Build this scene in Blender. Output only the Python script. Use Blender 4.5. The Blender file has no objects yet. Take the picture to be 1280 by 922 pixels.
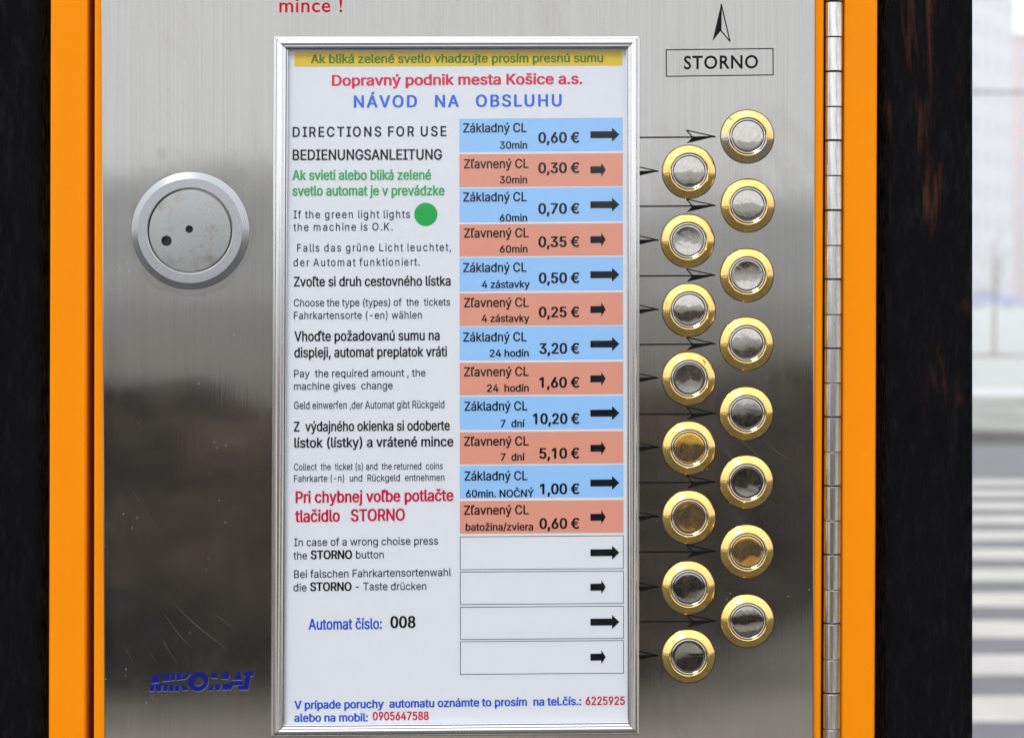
import bpy, bmesh, math, random
from mathutils import Vector, Matrix
random.seed(7)
S = bpy.context.scene
C = S.collection
PX = 1/3000.0            # metres per photograph pixel on the machine's front, one metre from the lens
H = 1.5                  # eye height

# ------------------------------------------------------------------ camera
cam_d = bpy.data.cameras.new('camera')
cam = bpy.data.objects.new('camera', cam_d); C.objects.link(cam)
cam.location = (0, -1.0, H); cam.rotation_euler = (math.radians(90), 0, 0)
cam_d.sensor_width = 36; cam_d.lens = 36*3000/1280
cam_d.shift_y = -99/1280
cam_d.clip_start = 0.02; cam_d.clip_end = 3000
cam_d.dof.use_dof = True; cam_d.dof.focus_distance = 1.0; cam_d.dof.aperture_fstop = 20
S.camera = cam

# ------------------------------------------------------------------ sky, sun, exposure
SUN_EL, SUN_AZ = math.radians(50), math.radians(208)     # azimuth clockwise from +Y (north)
W = bpy.data.worlds.new('World'); S.world = W; W.use_nodes = True
nt = W.node_tree; nt.nodes.clear()
sky = nt.nodes.new('ShaderNodeTexSky'); sky.sky_type = 'NISHITA'; sky.sun_disc = False
sky.sun_elevation = SUN_EL; sky.sun_rotation = SUN_AZ
sky.air_density = 1.0; sky.dust_density = 6.0; sky.ozone_density = 1.0
hs = nt.nodes.new('ShaderNodeHueSaturation'); hs.inputs['Saturation'].default_value = 0.22
mx = nt.nodes.new('ShaderNodeMixRGB'); mx.inputs[0].default_value = 0.82; mx.inputs[2].default_value = (12.5, 12.7, 13.1, 1)   # even winter cloud deck
bg = nt.nodes.new('ShaderNodeBackground'); bg.inputs[1].default_value = 0.15
wo = nt.nodes.new('ShaderNodeOutputWorld')
nt.links.new(sky.outputs[0], hs.inputs['Color']); nt.links.new(hs.outputs[0], mx.inputs[1])
nt.links.new(mx.outputs[0], bg.inputs[0]); nt.links.new(bg.outputs[0], wo.inputs[0])
sd = bpy.data.lights.new('sun', 'SUN'); sd.energy = 2.4; sd.angle = math.radians(18); sd.color = (1, 0.96, 0.91)
sun = bpy.data.objects.new('sun', sd); C.objects.link(sun)
sv = Vector((math.sin(SUN_AZ)*math.cos(SUN_EL), math.cos(SUN_AZ)*math.cos(SUN_EL), math.sin(SUN_EL)))
sun.rotation_euler = sv.to_track_quat('Z', 'Y').to_euler(); sun.location = (0, -5, 8)
vs = S.view_settings; vs.view_transform = 'Standard'; vs.look = 'None'; vs.exposure = 0.1; vs.gamma = 1
vs.use_curve_mapping = False
S.render.engine = 'CYCLES'
S.cycles.max_bounces = 8; S.cycles.volume_bounces = 1; S.cycles.transparent_max_bounces = 12

# ------------------------------------------------------------------ helpers
def P(px, py, dep=0.0):
    k = PX*(1.0+dep)
    return Vector(((px-640)*k, dep, H+(362-py)*k))
def lin(c): c /= 255; return c/12.92 if c <= .04045 else ((c+.055)/1.055)**2.4
def rgb(r, g, b, k=1.0): return (lin(r)*k, lin(g)*k, lin(b)*k, 1)
def tag(o, label=None, cat=None, group=None, kind=None):
    if label: o['label'] = label
    if cat: o['category'] = cat
    if group: o['group'] = group
    if kind: o['kind'] = kind
    return o
def link(name, me, parent=None, m=None):
    o = bpy.data.objects.new(name, me); C.objects.link(o)
    if m is not None: me.materials.clear(); me.materials.append(m)
    if parent is not None:
        o.parent = parent
        o.matrix_parent_inverse = Matrix.Translation(-wloc(parent))
    return o
def wloc(o):
    v = o.location.copy()
    return v if o.parent is None else v      # every parent here sits at its own world location
def child(name, me, parent, m=None, loc=(0, 0, 0)):      # local coordinates
    o = bpy.data.objects.new(name, me); C.objects.link(o); o.parent = parent; o.location = loc
    if m is not None: me.materials.clear(); me.materials.append(m)
    return o
def empty(name, loc):
    o = bpy.data.objects.new(name, None); C.objects.link(o); o.location = loc; o.empty_display_size = .1; return o
def mesh(bm, name='m', smooth=False, ang=35):
    me = bpy.data.meshes.new(name); bmesh.ops.recalc_face_normals(bm, faces=bm.faces)
    if smooth:
        for f in bm.faces: f.smooth = True
        for e in bm.edges:
            if len(e.link_faces) == 2 and e.calc_face_angle(0) > math.radians(ang): e.smooth = False
    if smooth == 'box':
        big = max(f.calc_area() for f in bm.faces)
        for f in bm.faces: f.smooth = f.calc_area() < big*.04
    bm.to_mesh(me); bm.free(); return me
def hexa(bm, pts):
    v = [bm.verts.new(p) for p in pts]
    for f in ((0,1,2,3), (4,7,6,5), (0,4,5,1), (1,5,6,2), (2,6,7,3), (3,7,4,0)): bm.faces.new([v[i] for i in f])
    return v
def box(bm, x0, x1, y0, y1, z0, z1):
    return hexa(bm, [(x0,y0,z0), (x1,y0,z0), (x1,y0,z1), (x0,y0,z1), (x0,y1,z0), (x1,y1,z0), (x1,y1,z1), (x0,y1,z1)])
def lean(bm, xl, xr, r0, r1, d0, d1):
    """box seen on the machine: xl/xr = (px at row 0, px at row 922), rows r0..r1, from depth d0 (front) to d1"""
    X = lambda a, r: a[0]+(a[1]-a[0])*r/922
    f = [P(X(xl, r1), r1, d0), P(X(xr, r1), r1, d0), P(X(xr, r0), r0, d0), P(X(xl, r0), r0, d0)]
    b = [Vector((p.x, d1, p.z)) for p in f]
    return hexa(bm, f+b)
def bev(bm, w, seg=3):
    bmesh.ops.bevel(bm, geom=bm.edges[:], offset=w, segments=seg, affect='EDGES', profile=.5)
def lathe(prof, n=72, sharp=14):
    """profile (radius, height) mm; height grows toward the camera (-y)"""
    bm = bmesh.new(); rings = []
    for r, h in prof:
        if r < 1e-6: rings.append([bm.verts.new((0, -h/1000, 0))]); continue
        rings.append([bm.verts.new((r/1000*math.cos(2*math.pi*i/n), -h/1000, r/1000*math.sin(2*math.pi*i/n))) for i in range(n)])
    for a, b in zip(rings, rings[1:]):
        for i in range(n):
            j = (i+1) % n
            if len(a) == 1: bm.faces.new((a[0], b[i], b[j]))
            elif len(b) == 1: bm.faces.new((a[i], a[j], b[0]))
            else: bm.faces.new((a[i], a[j], b[j], b[i]))
    return mesh(bm, smooth=True, ang=sharp)
def poly(pts, dep, bm=None):
    own = bm is None
    if own: bm = bmesh.new()
    bm.faces.new([bm.verts.new(P(x, y, dep)) for x, y in pts])
    if own:
        bmesh.ops.triangulate(bm, faces=bm.faces[:])
        me = bpy.data.meshes.new('p'); bm.to_mesh(me); bm.free(); return me

# ------------------------------------------------------------------ materials
class N:
    def __init__(s, name):
        s.m = bpy.data.materials.new(name); s.m.use_nodes = True; s.t = s.m.node_tree
        s.b = s.t.nodes['Principled BSDF']
    def n(s, typ, **kw):
        o = s.t.nodes.new(typ)
        for k, v in kw.items(): setattr(o, k, v)
        return o
    def l(s, a, b): s.t.links.new(a, b)
    def coord(s, scale=(1,1,1), out='Object', loc=(0,0,0)):
        tc = s.n('ShaderNodeTexCoord'); mp = s.n('ShaderNodeMapping')
        mp.inputs['Scale'].default_value = scale; mp.inputs['Location'].default_value = loc
        s.l(tc.outputs[out], mp.inputs[0]); return mp.outputs[0]
    def noise(s, vec, scale=5, det=4, rough=.5, dist=0):
        o = s.n('ShaderNodeTexNoise'); o.inputs['Scale'].default_value = scale; o.inputs['Detail'].default_value = det
        o.inputs['Roughness'].default_value = rough; o.inputs['Distortion'].default_value = dist
        s.l(vec, o.inputs['Vector']); return o.outputs[0]
    def ramp(s, fac, stops):
        o = s.n('ShaderNodeValToRGB'); e = o.color_ramp.elements
        while len(e) < len(stops): e.new(.5)
        for q, (p, c) in zip(e, stops): q.position = p; q.color = c if len(c) == 4 else (*c, 1)
        s.l(fac, o.inputs[0]); return o.outputs[0]
    def g(s, v): return (v, v, v, 1)
    def mix(s, f, a, b):
        o = s.n('ShaderNodeMixRGB')
        for i, v in ((0, f), (1, a), (2, b)):
            if hasattr(v, 'is_output') or isinstance(v, bpy.types.NodeSocket): s.l(v, o.inputs[i])
            else: o.inputs[i].default_value = v
        return o.outputs[0]
    def math(s, op, a, b=0.0):
        o = s.n('ShaderNodeMath', operation=op)
        for i, v in ((0, a), (1, b)):
            if isinstance(v, bpy.types.NodeSocket): s.l(v, o.inputs[i])
            else: o.inputs[i].default_value = v
        return o.outputs[0]
    def bump(s, h, strength=.2, dist=.001, prev=None):
        o = s.n('ShaderNodeBump'); o.inputs['Strength'].default_value = strength; o.inputs['Distance'].default_value = dist
        s.l(h, o.inputs['Height'])
        if prev is not None: s.l(prev, o.inputs['Normal'])
        return o.outputs[0]
    def set(s, **kw):
        for k, v in kw.items():
            k = k.replace('_', ' ')
            i = s.b.inputs[k]
            if isinstance(v, bpy.types.NodeSocket): s.l(v, i)
            else: i.default_value = v
        return s
def flat(name, c, rough=.5, spec=.5, metal=0.0):
    k = N(name); k.set(Base_Color=c, Roughness=rough, Metallic=metal); k.b.inputs['Specular IOR Level'].default_value = spec
    return k.m
WHITE, BLACK = (1,1,1,1), (0,0,0,1)

# brushed stainless sheet: fine vertical grain, dried drips, smudges, scratches
k = N('brushed_steel')
grain = k.noise(k.coord((1500, 1500, 9)), 1, 3, .6)
fine = k.noise(k.coord((2600, 2600, 260)), 1, 2, .7)
smud = k.noise(k.coord((1, 1, .55), loc=(3, 0, 1)), 9, 6, .62, .6)
wav = k.noise(k.coord((1, 1, 1)), 4.5, 1, .4)
dirt = k.ramp(k.noise(k.coord((1, 1, .45), loc=(7, 1, 4)), 26, 7, .68, 1.2), [(.50, BLACK), (.72, WHITE)])
# round dried drops
vo = k.n('ShaderNodeTexVoronoi'); vo.inputs['Scale'].default_value = 38; k.l(k.coord((1, .0, .8)), vo.inputs['Vector'])
drop = k.ramp(vo.outputs['Distance'], [(.0, WHITE), (.075, WHITE), (.11, BLACK)])
pick = k.ramp(k.noise(k.coord((1, 1, 1), loc=(2, 9, 5)), 7, 2, .5), [(.52, BLACK), (.6, WHITE)])
drop = k.math('MULTIPLY', drop, pick)
# pale dust specks
v2 = k.n('ShaderNodeTexVoronoi'); v2.inputs['Scale'].default_value = 420; k.l(k.coord((1, .0, 1)), v2.inputs['Vector'])
spk = k.ramp(v2.outputs['Distance'], [(.0, WHITE), (.10, WHITE), (.16, BLACK)])
pk2 = k.ramp(k.noise(k.coord((1, 1, 1), loc=(5, 2, 8)), 60, 3, .7), [(.58, BLACK), (.64, WHITE)])
spk = k.math('MULTIPLY', spk, pk2)
# a few hair scratches
wv = k.n('ShaderNodeTexWave', wave_type='BANDS', bands_direction='DIAGONAL'); wv.inputs['Scale'].default_value = 55
wv.inputs['Distortion'].default_value = 9; wv.inputs['Detail'].default_value = 1.5; wv.inputs['Detail Scale'].default_value = .35
k.l(k.coord((1, 1, 1)), wv.inputs['Vector'])
scr = k.math('MULTIPLY', k.ramp(wv.outputs[1], [(.0, WHITE), (.0035, BLACK)]),
             k.ramp(k.noise(k.coord((1, 1, 1), loc=(1, 1, 2)), 24, 3, .6), [(.56, BLACK), (.62, WHITE)]))
base = k.mix(k.math('MULTIPLY', dirt, .16), rgb(168, 167, 164), rgb(128, 119, 104))
base = k.mix(k.math('MULTIPLY', drop, .6), base, rgb(130, 126, 118))
base = k.mix(k.math('MULTIPLY', k.ramp(grain, [(.3, BLACK), (.7, WHITE)]), .2), base, rgb(128, 128, 128))
rough = k.math('ADD', k.math('MULTIPLY', smud, .05), .036)
rough = k.math('ADD', rough, k.math('MULTIPLY', dirt, .05))
rough = k.math('ADD', rough, k.math('MULTIPLY', drop, .12))
rough = k.math('ADD', rough, k.math('MULTIPLY', scr, .12))
# dried ring of old sealant round the lock
sp0 = k.n('ShaderNodeVectorMath', operation='SUBTRACT'); k.l(k.coord(), sp0.inputs[0]); sp0.inputs[1].default_value = P(239.5, 292)
sl = k.n('ShaderNodeVectorMath', operation='LENGTH'); k.l(sp0.outputs[0], sl.inputs[0])
rr0 = k.math('ADD', sl.outputs['Value'], k.math('MULTIPLY', k.noise(k.coord(), 85, 4, .6, .5), .009))
stain = k.math('MULTIPLY', k.ramp(k.math('MULTIPLY', rr0, 10.0), [(.298, WHITE), (.302, BLACK)]), 1.0)
edge = k.ramp(k.math('MULTIPLY', rr0, 10.0), [(.292, BLACK), (.298, WHITE), (.302, BLACK)])
base = k.mix(k.math('MULTIPLY', stain, .10), base, rgb(120, 117, 112)); base = k.mix(k.math('MULTIPLY', edge, .2), base, rgb(110, 106, 98))
rough = k.math('ADD', rough, k.math('MULTIPLY', stain, .015))
nrm = k.bump(grain, .10, .00004)
wv2 = k.noise(k.coord((1, 1, .8), loc=(4, 4, 4)), 17, 3, .55)
nrm = k.bump(wav, .25, .0006, nrm); nrm = k.bump(wv2, .12, .0003, nrm)
k.set(Base_Color=base, Metallic=1.0, Roughness=rough, Anisotropic=.55, Normal=nrm)
tg = k.n('ShaderNodeTangent', direction_type='UV_MAP'); tg.uv_map = 'UVMap'; k.l(tg.outputs[0], k.b.inputs['Tangent'])
# thin film of dirt scattering light diffusely
df = k.n('ShaderNodeBsdfPrincipled'); df.inputs['Base Color'].default_value = rgb(175, 172, 165); df.inputs['Roughness'].default_value = .6
ms = k.n('ShaderNodeMixShader')
film = k.ramp(k.noise(k.coord((1, 1, .3), loc=(6, 2, 9)), 34, 6, .7, .4), [(.52, BLACK), (.80, WHITE)])
fac = k.math('ADD', k.math('ADD', k.math('MULTIPLY', spk, .42), k.math('MULTIPLY', film, .045)), k.math('ADD', k.math('MULTIPLY', smud, .022), k.math('MULTIPLY', scr, .045)))
k.l(fac, ms.inputs[0]); k.l(k.b.outputs[0], ms.inputs[1]); k.l(df.outputs[0], ms.inputs[2])
k.l(ms.outputs[0], k.t.nodes['Material Output'].inputs[0])
M_STEEL = k.m

k = N('orange_paint')
pe = k.noise(k.coord((1, 1, 1)), 420, 3, .55)
va = k.noise(k.coord((1, 1, .5)), 22, 6, .68)
gm = k.math('MULTIPLY', k.ramp(k.noise(k.coord((1, 1, .25), loc=(9, 2, 1)), 90, 6, .72, .5), [(.60, BLACK), (.78, WHITE)]), .22)
k.set(Base_Color=k.mix(gm, k.mix(va, (.67, .20, .0002, 1), (.76, .23, .0003, 1)), (.30, .12, .01, 1)), Roughness=.38, Normal=k.bump(pe, .25, .0003))
k.b.inputs['Specular IOR Level'].default_value = .06
M_OR = k.m

def post_mat(name, rust_lo, seed):
    k = N(name)
    n1 = k.noise(k.coord((1, 1, .22), loc=(seed, 0, 0)), 420, 6, .7, .1)
    n2 = k.noise(k.coord((1, 1, 1), loc=(seed, 3, 0)), 620, 5, .7)
    ru = k.noise(k.coord((1, 1, .16), loc=(seed, 0, 2.6)), 70, 7, .64, .9)
    up = k.n('ShaderNodeSeparateXYZ'); k.l(k.coord(), up.inputs[0])
    hgt = k.n('ShaderNodeMapRange'); k.l(up.outputs[2], hgt.inputs[0])
    hgt.inputs[1].default_value = 1.35; hgt.inputs[2].default_value = 1.7; hgt.inputs[3].default_value = -.06; hgt.inputs[4].default_value = .07
    ru = k.math('ADD', ru, hgt.outputs[0])
    rm = k.ramp(ru, [(rust_lo, BLACK), (rust_lo+.09, WHITE)])
    paint = k.mix(n1, (.0012, .0013, .0016, 1), (.005, .005, .006, 1))
    rust = k.mix(n2, (.014, .007, .005, 1), (.075, .028, .016, 1))
    dust = k.ramp(n2, [(.66, BLACK), (.78, WHITE)])
    c = k.mix(rm, paint, rust); c = k.mix(k.math('MULTIPLY', dust, .25), c, (.07, .06, .05, 1))
    ro = k.math('ADD', k.math('MULTIPLY', n1, .35), .22)
    ro = k.math('ADD', ro, k.math('MULTIPLY', rm, .35))
    nb = k.bump(n1, .8, .0022); nb = k.bump(n2, .4, .0006, nb); nb = k.bump(rm, .5, .0008, nb)
    k.set(Base_Color=c, Roughness=ro, Normal=nb); k.l(k.math('MULTIPLY', k.ramp(n1, [(.5, BLACK), (.85, WHITE)]), .15), k.b.inputs['Specular IOR Level'])
    return k.m
M_POST = post_mat('black_post_paint', .575, 0.3)
M_POST2 = post_mat('black_post_paint_left', .66, 5.1)

k = N('anodised_frame')
gr = k.noise(k.coord((900, 900, 900)), 1, 2, .6)
k.set(Base_Color=rgb(224, 224, 226), Metallic=.96, Roughness=k.math('ADD', k.math('MULTIPLY', k.noise(k.coord((1, 1, .2)), 60, 5, .6), .12), .06), Normal=k.bump(gr, .08, .00005))
M_FRAME = k.m
M_SLIT = flat('black_slit', (.004, .004, .004, 1), .6)  # near-black backing that shows in the slit beside the lip

k = N('hinge_steel')
sx = k.noise(k.coord((300, 300, 30)), 1, 4, .65)
k.set(Base_Color=k.mix(k.ramp(sx, [(.45, BLACK), (.72, WHITE)]), rgb(214, 213, 211), rgb(128, 122, 114)), Metallic=1.0, Roughness=k.math('ADD', k.math('MULTIPLY', sx, .14), .10))
M_HINGE = k.m
M_DARK = flat('dark_gap', (.006, .005, .004, 1), .7, .2)

def brass(name, worn, seed):
    k = N(name)
    oi = k.n('ShaderNodeObjectInfo')
    va = k.n('ShaderNodeVectorMath', operation='ADD'); tc = k.n('ShaderNodeTexCoord'); k.l(tc.outputs['Object'], va.inputs[0]); k.l(oi.outputs['Location'], va.inputs[1])
    n1 = k.noise(va.outputs[0], 160, 5, .65, .5); n2 = k.noise(va.outputs[0], 900, 3, .6)
    g_ = k.mix(n1, (.92, .68, .27, 1), (.74, .50, .15, 1))
    spots = k.ramp(n1, [(.66, BLACK), (.70, WHITE)])
    c = k.mix(k.math('MULTIPLY', spots, .7), g_, (.22, .10, .025, 1))
    if worn: c = k.mix(k.ramp(n1, [(.40, WHITE), (.56, BLACK)]), c, (.60, .58, .54, 1))
    k.set(Base_Color=c, Metallic=1.0, Roughness=k.math('ADD', k.math('MULTIPLY', n1, .10), .04), Normal=k.bump(n1, .12, .0004))
    return k.m
M_BRASS = brass('brass_bezel', False, 0); M_BRASSW = brass('worn_brass_bezel', True, 0)
def capmat(name, ca, cb, dust=.03, bumpd=.0011):
    k = N(name)
    oi = k.n('ShaderNodeObjectInfo')
    sc = k.n('ShaderNodeVectorMath', operation='SCALE'); k.l(oi.outputs['Location'], sc.inputs[0]); sc.inputs['Scale'].default_value = 9.0
    va = k.n('ShaderNodeVectorMath', operation='ADD'); tc = k.n('ShaderNodeTexCoord'); k.l(tc.outputs['Object'], va.inputs[0]); k.l(sc.outputs[0], va.inputs[1])
    big = k.noise(va.outputs[0], 95, 2.5, .5, .9); mid = k.noise(va.outputs[0], 420, 4, .62, .5); hi = k.noise(va.outputs[0], 2300, 2, .6)
    c = k.mix(k.ramp(mid, [(.25, BLACK), (.8, WHITE)]), ca, cb)
    nb = k.bump(big, .075, bumpd); nb = k.bump(mid, .03, .0001, nb)
    k.set(Base_Color=c, Metallic=1.0, Roughness=k.math('ADD', k.math('MULTIPLY', mid, .07), .02), Normal=nb)
    d = k.n('ShaderNodeBsdfDiffuse'); d.inputs[0].default_value = (.45, .43, .4, 1)
    ms = k.n('ShaderNodeMixShader'); sp = k.ramp(hi, [(.66, BLACK), (.72, WHITE)])
    k.l(k.math('ADD', k.math('MULTIPLY', sp, .22), dust), ms.inputs[0]); k.l(k.b.outputs[0], ms.inputs[1]); k.l(d.outputs[0], ms.inputs[2])
    k.l(ms.outputs[0], k.t.nodes['Material Output'].inputs[0])
    return k.m
M_CAP = capmat('steel_cap', rgb(192, 189, 184), rgb(172, 167, 160))
M_CAPG = capmat('tarnished_brass_cap', (.78, .46, .05, 1), (.50, .27, .03, 1), .05)
M_CAPD = capmat('dark_reflection_cap', rgb(165, 162, 158), rgb(150, 146, 141), .0)  # steel cap with the lower buttons' dark reflections put into its colour
M_RING = flat('ring_steel', rgb(190, 188, 186), .10, .5, 1.0)

k = N('lock_casting')
n1 = k.noise(k.coord(), 900, 4, .6); n2 = k.noise(k.coord((1,1,1), loc=(1,0,.3)), 75, 6, .65)
k.set(Base_Color=k.mix(k.ramp(n2, [(.54, BLACK), (.72, WHITE)]), rgb(152, 155, 156), rgb(130, 123, 110)), Metallic=.7, Roughness=.5, Normal=k.bump(n1, .35, .0003))
M_CAST = k.m
k = N('lock_turned_metal')
n1 = k.noise(k.coord(), 260, 4, .6)
k.set(Base_Color=rgb(176, 178, 182), Metallic=.95, Roughness=k.math('ADD', k.math('MULTIPLY', n1, .12), .16), Normal=k.bump(n1, .08, .0002))
M_TURN = k.m

def paper(name, c):
    k = N(name)
    n = k.noise(k.coord((1,1,1)), 700, 3, .6)
    k.set(Base_Color=k.mix(k.math('MULTIPLY', n, .10), c, tuple(x*.8 for x in c[:3])+(1,)), Roughness=.55)
    k.b.inputs['Specular IOR Level'].default_value = .3
    return k.m
M_PAPER = paper('paper', rgb(215, 220, 229, .84))
def ink(name, r, g, b): return flat('ink_'+name, rgb(r, g, b, .74), .7, .05)
I_BLACK = ink('black', 16, 18, 28); I_SOFT = ink('soft_black', 38, 42, 58); I_GREEN = ink('green', 62, 176, 98); I_DOT = ink('dot_green', 38, 172, 82)
I_RED = ink('red', 205, 20, 62); I_PINK = ink('crimson', 222, 45, 82); I_BLUE = ink('blue', 28, 84, 205); I_LBLUE = ink('bright_blue', 62, 112, 226)
I_OLIVE = ink('olive', 70, 128, 52)
F_BLUE = paper('fare_blue', rgb(148, 198, 250, .78)); F_SALM = paper('fare_salmon', rgb(224, 153, 131, .76)); F_YEL = paper('fare_yellow', rgb(216, 186, 30, .84))
P_BLACK = flat('panel_print_black', (.004, .004, .005, 1), .5, .08); P_RED = flat('panel_print_red', rgb(170, 8, 20), .5, .1)
P_BLUE = flat('logo_blue', rgb(4, 14, 104), .45, .15); P_GREY = flat('logo_outline', rgb(120, 120, 150), .4, .2)

k = N('clear_cover')
gl = k.n('ShaderNodeBsdfGlossy'); gl.inputs['Roughness'].default_value = .06
tr = k.n('ShaderNodeBsdfTransparent'); tr.inputs[0].default_value = (.985, .988, .99, 1)
lw = k.n('ShaderNodeLayerWeight'); lw.inputs[0].default_value = .5
frv = k.math('ADD', k.math('MULTIPLY', k.math('POWER', lw.outputs['Facing'], 5.0), .6), .03)
nb = k.bump(k.noise(k.coord(), 9, 2, .5), .4, .001); k.l(nb, gl.inputs['Normal'])
ms = k.n('ShaderNodeMixShader'); k.l(frv, ms.inputs[0]); k.l(tr.outputs[0], ms.inputs[1]); k.l(gl.outputs[0], ms.inputs[2])
k.l(ms.outputs[0], k.t.nodes['Material Output'].inputs[0]); M_PANE = k.m

# ------------------------------------------------------------------ ground, road, lawn
def ground_mat(name, a, b, sc=6, rough=.85, fine=60):
    k = N(name)
    n1 = k.noise(k.coord(), sc, 6, .65); n2 = k.noise(k.coord(), fine, 4, .7)
    c = k.mix(k.ramp(n1, [(.35, BLACK), (.65, WHITE)]), a, b); c = k.mix(k.math('MULTIPLY', n2, .25), c, tuple(x*.5 for x in a[:3])+(1,))
    k.set(Base_Color=c, Roughness=rough, Normal=k.bump(n2, .5, .01)); return k.m
M_FROST = ground_mat('frosty_lawn', (.28, .305, .295, 1), (.38, .41, .40, 1), .9)
M_GRASS = ground_mat('thin_frost_verge', (.12, .135, .11, 1), (.27, .29, .27, 1), 1.1)
M_ASPH = ground_mat('asphalt', (.088, .092, .102, 1), (.115, .12, .13, 1), 1.3, .8, 150)
M_PAVE = ground_mat('paving', (.055, .053, .05, 1), (.10, .096, .09, 1), 1.3, .85, 90)
M_PAINT = ground_mat('road_paint', (.34, .335, .31, 1), (.42, .41, .385, 1), 2.5, .7, 120)
M_KERB = ground_mat('kerb_stone', (.07, .065, .055, 1), (.15, .14, .125, 1), 3)
M_SNOW = ground_mat('frosted_path', (.42, .43, .44, 1), (.48, .49, .50, 1), 1)
def sheet(name, x0, x1, y0, y1, z, m):
    bm = bmesh.new(); bm.faces.new([bm.verts.new(p) for p in ((x0,y0,z), (x1,y0,z), (x1,y1,z), (x0,y1,z))])
    return tag(link(name, mesh(bm), None, m), kind='structure')
sheet('ground', -1500, 1500, -1500, 1500, 0, M_FROST)
road = sheet('road', -150, 150, 3.2, 22.3, .004, M_ASPH)
sheet('pavement', -150, 150, -5.2, 3.05, .012, M_PAVE)
sheet('earth_strip', -150, 150, -14, -5.2, .006, ground_mat('trampled_earth', (.22, .20, .165, 1), (.50, .455, .385, 1), 1.6))
sheet('verge', -150, 150, 22.45, 32.6, .008, M_GRASS)
sheet('footpath', -150, 150, 32.6, 35.2, .012, M_SNOW)
bm = bmesh.new(); box(bm, -150, 150, 22.3, 22.45, -.05, .13); bev(bm, .012, 2)
tag(link('far_kerb', mesh(bm), None, M_KERB), kind='structure')
bm = bmesh.new(); box(bm, -150, 150, 3.05, 3.2, -.05, .12); bev(bm, .012, 2)
tag(link('near_kerb', mesh(bm), None, M_KERB), kind='structure')
bm = bmesh.new(); box(bm, -1.2, 5.2, -.26, .26, 0, .003); stripe = mesh(bm)
for i in range(-4, 12):
    d = 8.56+1.005*i-1.0
    if d-.3 < 3.3 or d > 17.9: continue
    o = link('zebra_stripe', stripe, road, M_PAINT); o.location = (0, d, .005)

# ------------------------------------------------------------------ the ticket machine
TM = empty('ticket_machine', (0, .11, .45))
tag(TM, 'orange ticket vending machine with brushed steel door, fare list and gold push buttons', 'ticket machine')
def part(name, me, m, parent=None): return link(name, me, parent or TM, m)
R0, R1 = -420, 1500
# casing: deep tray of orange sheet steel with a wide rim round the door
bm = bmesh.new()
lean(bm, (63, 60.5), (110, 107.5), R0, R1, .0015, .20); bev(bm, .0013, 3)
me_l = bm
casing = part('casing', mesh(bm, smooth='box'), M_OR)
bm = bmesh.new(); lean(bm, (1055, 1050.5), (1097.3, 1093.8), R0, R1, .0015, .20); bev(bm, .0013, 3)
part('casing_side', mesh(bm, smooth='box'), M_OR)
bm = bmesh.new(); lean(bm, (110.4, 107.9), (1054.6, 1050.1), R0, R0+50, .0017, .20); bev(bm, .001, 2); part('casing_top', mesh(bm, smooth='box'), M_OR)
bm = bmesh.new(); lean(bm, (110.4, 107.9), (1054.6, 1050.1), R1-60, R1, .0017, .20); bev(bm, .001, 2); part('casing_bottom', mesh(bm, smooth='box'), M_OR)
bm = bmesh.new(); lean(bm, (110.4, 107.9), (1054.6, 1050.1), R0+50, R1-60, .05, .199); part('casing_back', mesh(bm), M_DARK)
# door: folded orange leaf behind the steel sheet
bm = bmesh.new(); lean(bm, (118, 116.8), (1030.5, 1026.6), R0+58, R1-68, .0012, .02); bev(bm, .0011, 3)
part('door', mesh(bm, smooth='box'), M_OR)
bm = bmesh.new(); v = lean(bm, (126.3, 130.0), (1018.8, 1017.3), R0+75, R1-85, -.0003, .0011); bev(bm, .0005, 2)
panel = part('steel_panel', mesh(bm, smooth='box'), M_STEEL)
uv = panel.data.uv_layers.new(name='UVMap')
for lp in panel.data.loops:
    c = panel.data.vertices[lp.vertex_index].co; uv.data[lp.index].uv = (c.x, c.z)
PD = -.0003-.0001        # depth of print on the sheet

# hinge knuckles
def hx(r): return 1042.6+(1039.3-1042.6)*r/922
joints = [2.5, 47, 90, 134, 176, 220, 263, 307, 349, 393, 435, 478.5, 520.5, 564.5, 606.5, 650, 692, 736, 778, 823, 865, 910]
while joints[0] > R0+120: joints.insert(0, joints[0]-43.3)
while joints[-1] < R1-130: joints.append(joints[-1]+43.3)
bm = bmesh.new(); lean(bm, (1031.2, 1027.7), (1054, 1049.8), R0+60, R1-70, .0045, .006); leaf = part('hinge_leaf', mesh(bm), M_DARK)
rad = .00362; HD = .0014
for i in range(len(joints)-1):
    a, b = joints[i], joints[i+1]
    ga = .9 if (i % 2) else .45; gb = .45 if (i % 2) else .9
    zt = P(0, a+ga, HD).z; zb = P(0, b-gb, HD).z; L = zt-zb
    bm = bmesh.new(); n = 28; rr = []
    for z, r in ((-L/2, rad*.6), (-L/2, rad-.0002), (-L/2+.0002, rad), (L/2-.0002, rad), (L/2, rad-.0002), (L/2, rad*.6)):
        rr.append([bm.verts.new((r*math.cos(2*math.pi*q/n), r*math.sin(2*math.pi*q/n), z)) for q in range(n)])
    for u, w in zip(rr, rr[1:]):
        for q in range(n): bm.faces.new((u[q], u[(q+1) % n], w[(q+1) % n], w[q]))
    me = mesh(bm, smooth=True)
    o = child('hinge_knuckle', me, leaf, M_HINGE); p = P(hx((a+b)/2), (a+b)/2, HD)
    o.matrix_parent_inverse = Matrix.Translation((0, -TM.location.y*0, 0)); o.location = (p.x, HD, (zt+zb)/2)
    o.rotation_euler = (0, math.radians(.2), random.uniform(-3.1, 3.1) if False else 0)
bm = bmesh.new()
for i in (0, 1):
    pass
n = 12; zt, zb = P(0, R0+70).z, P(0, R1-80).z
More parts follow.
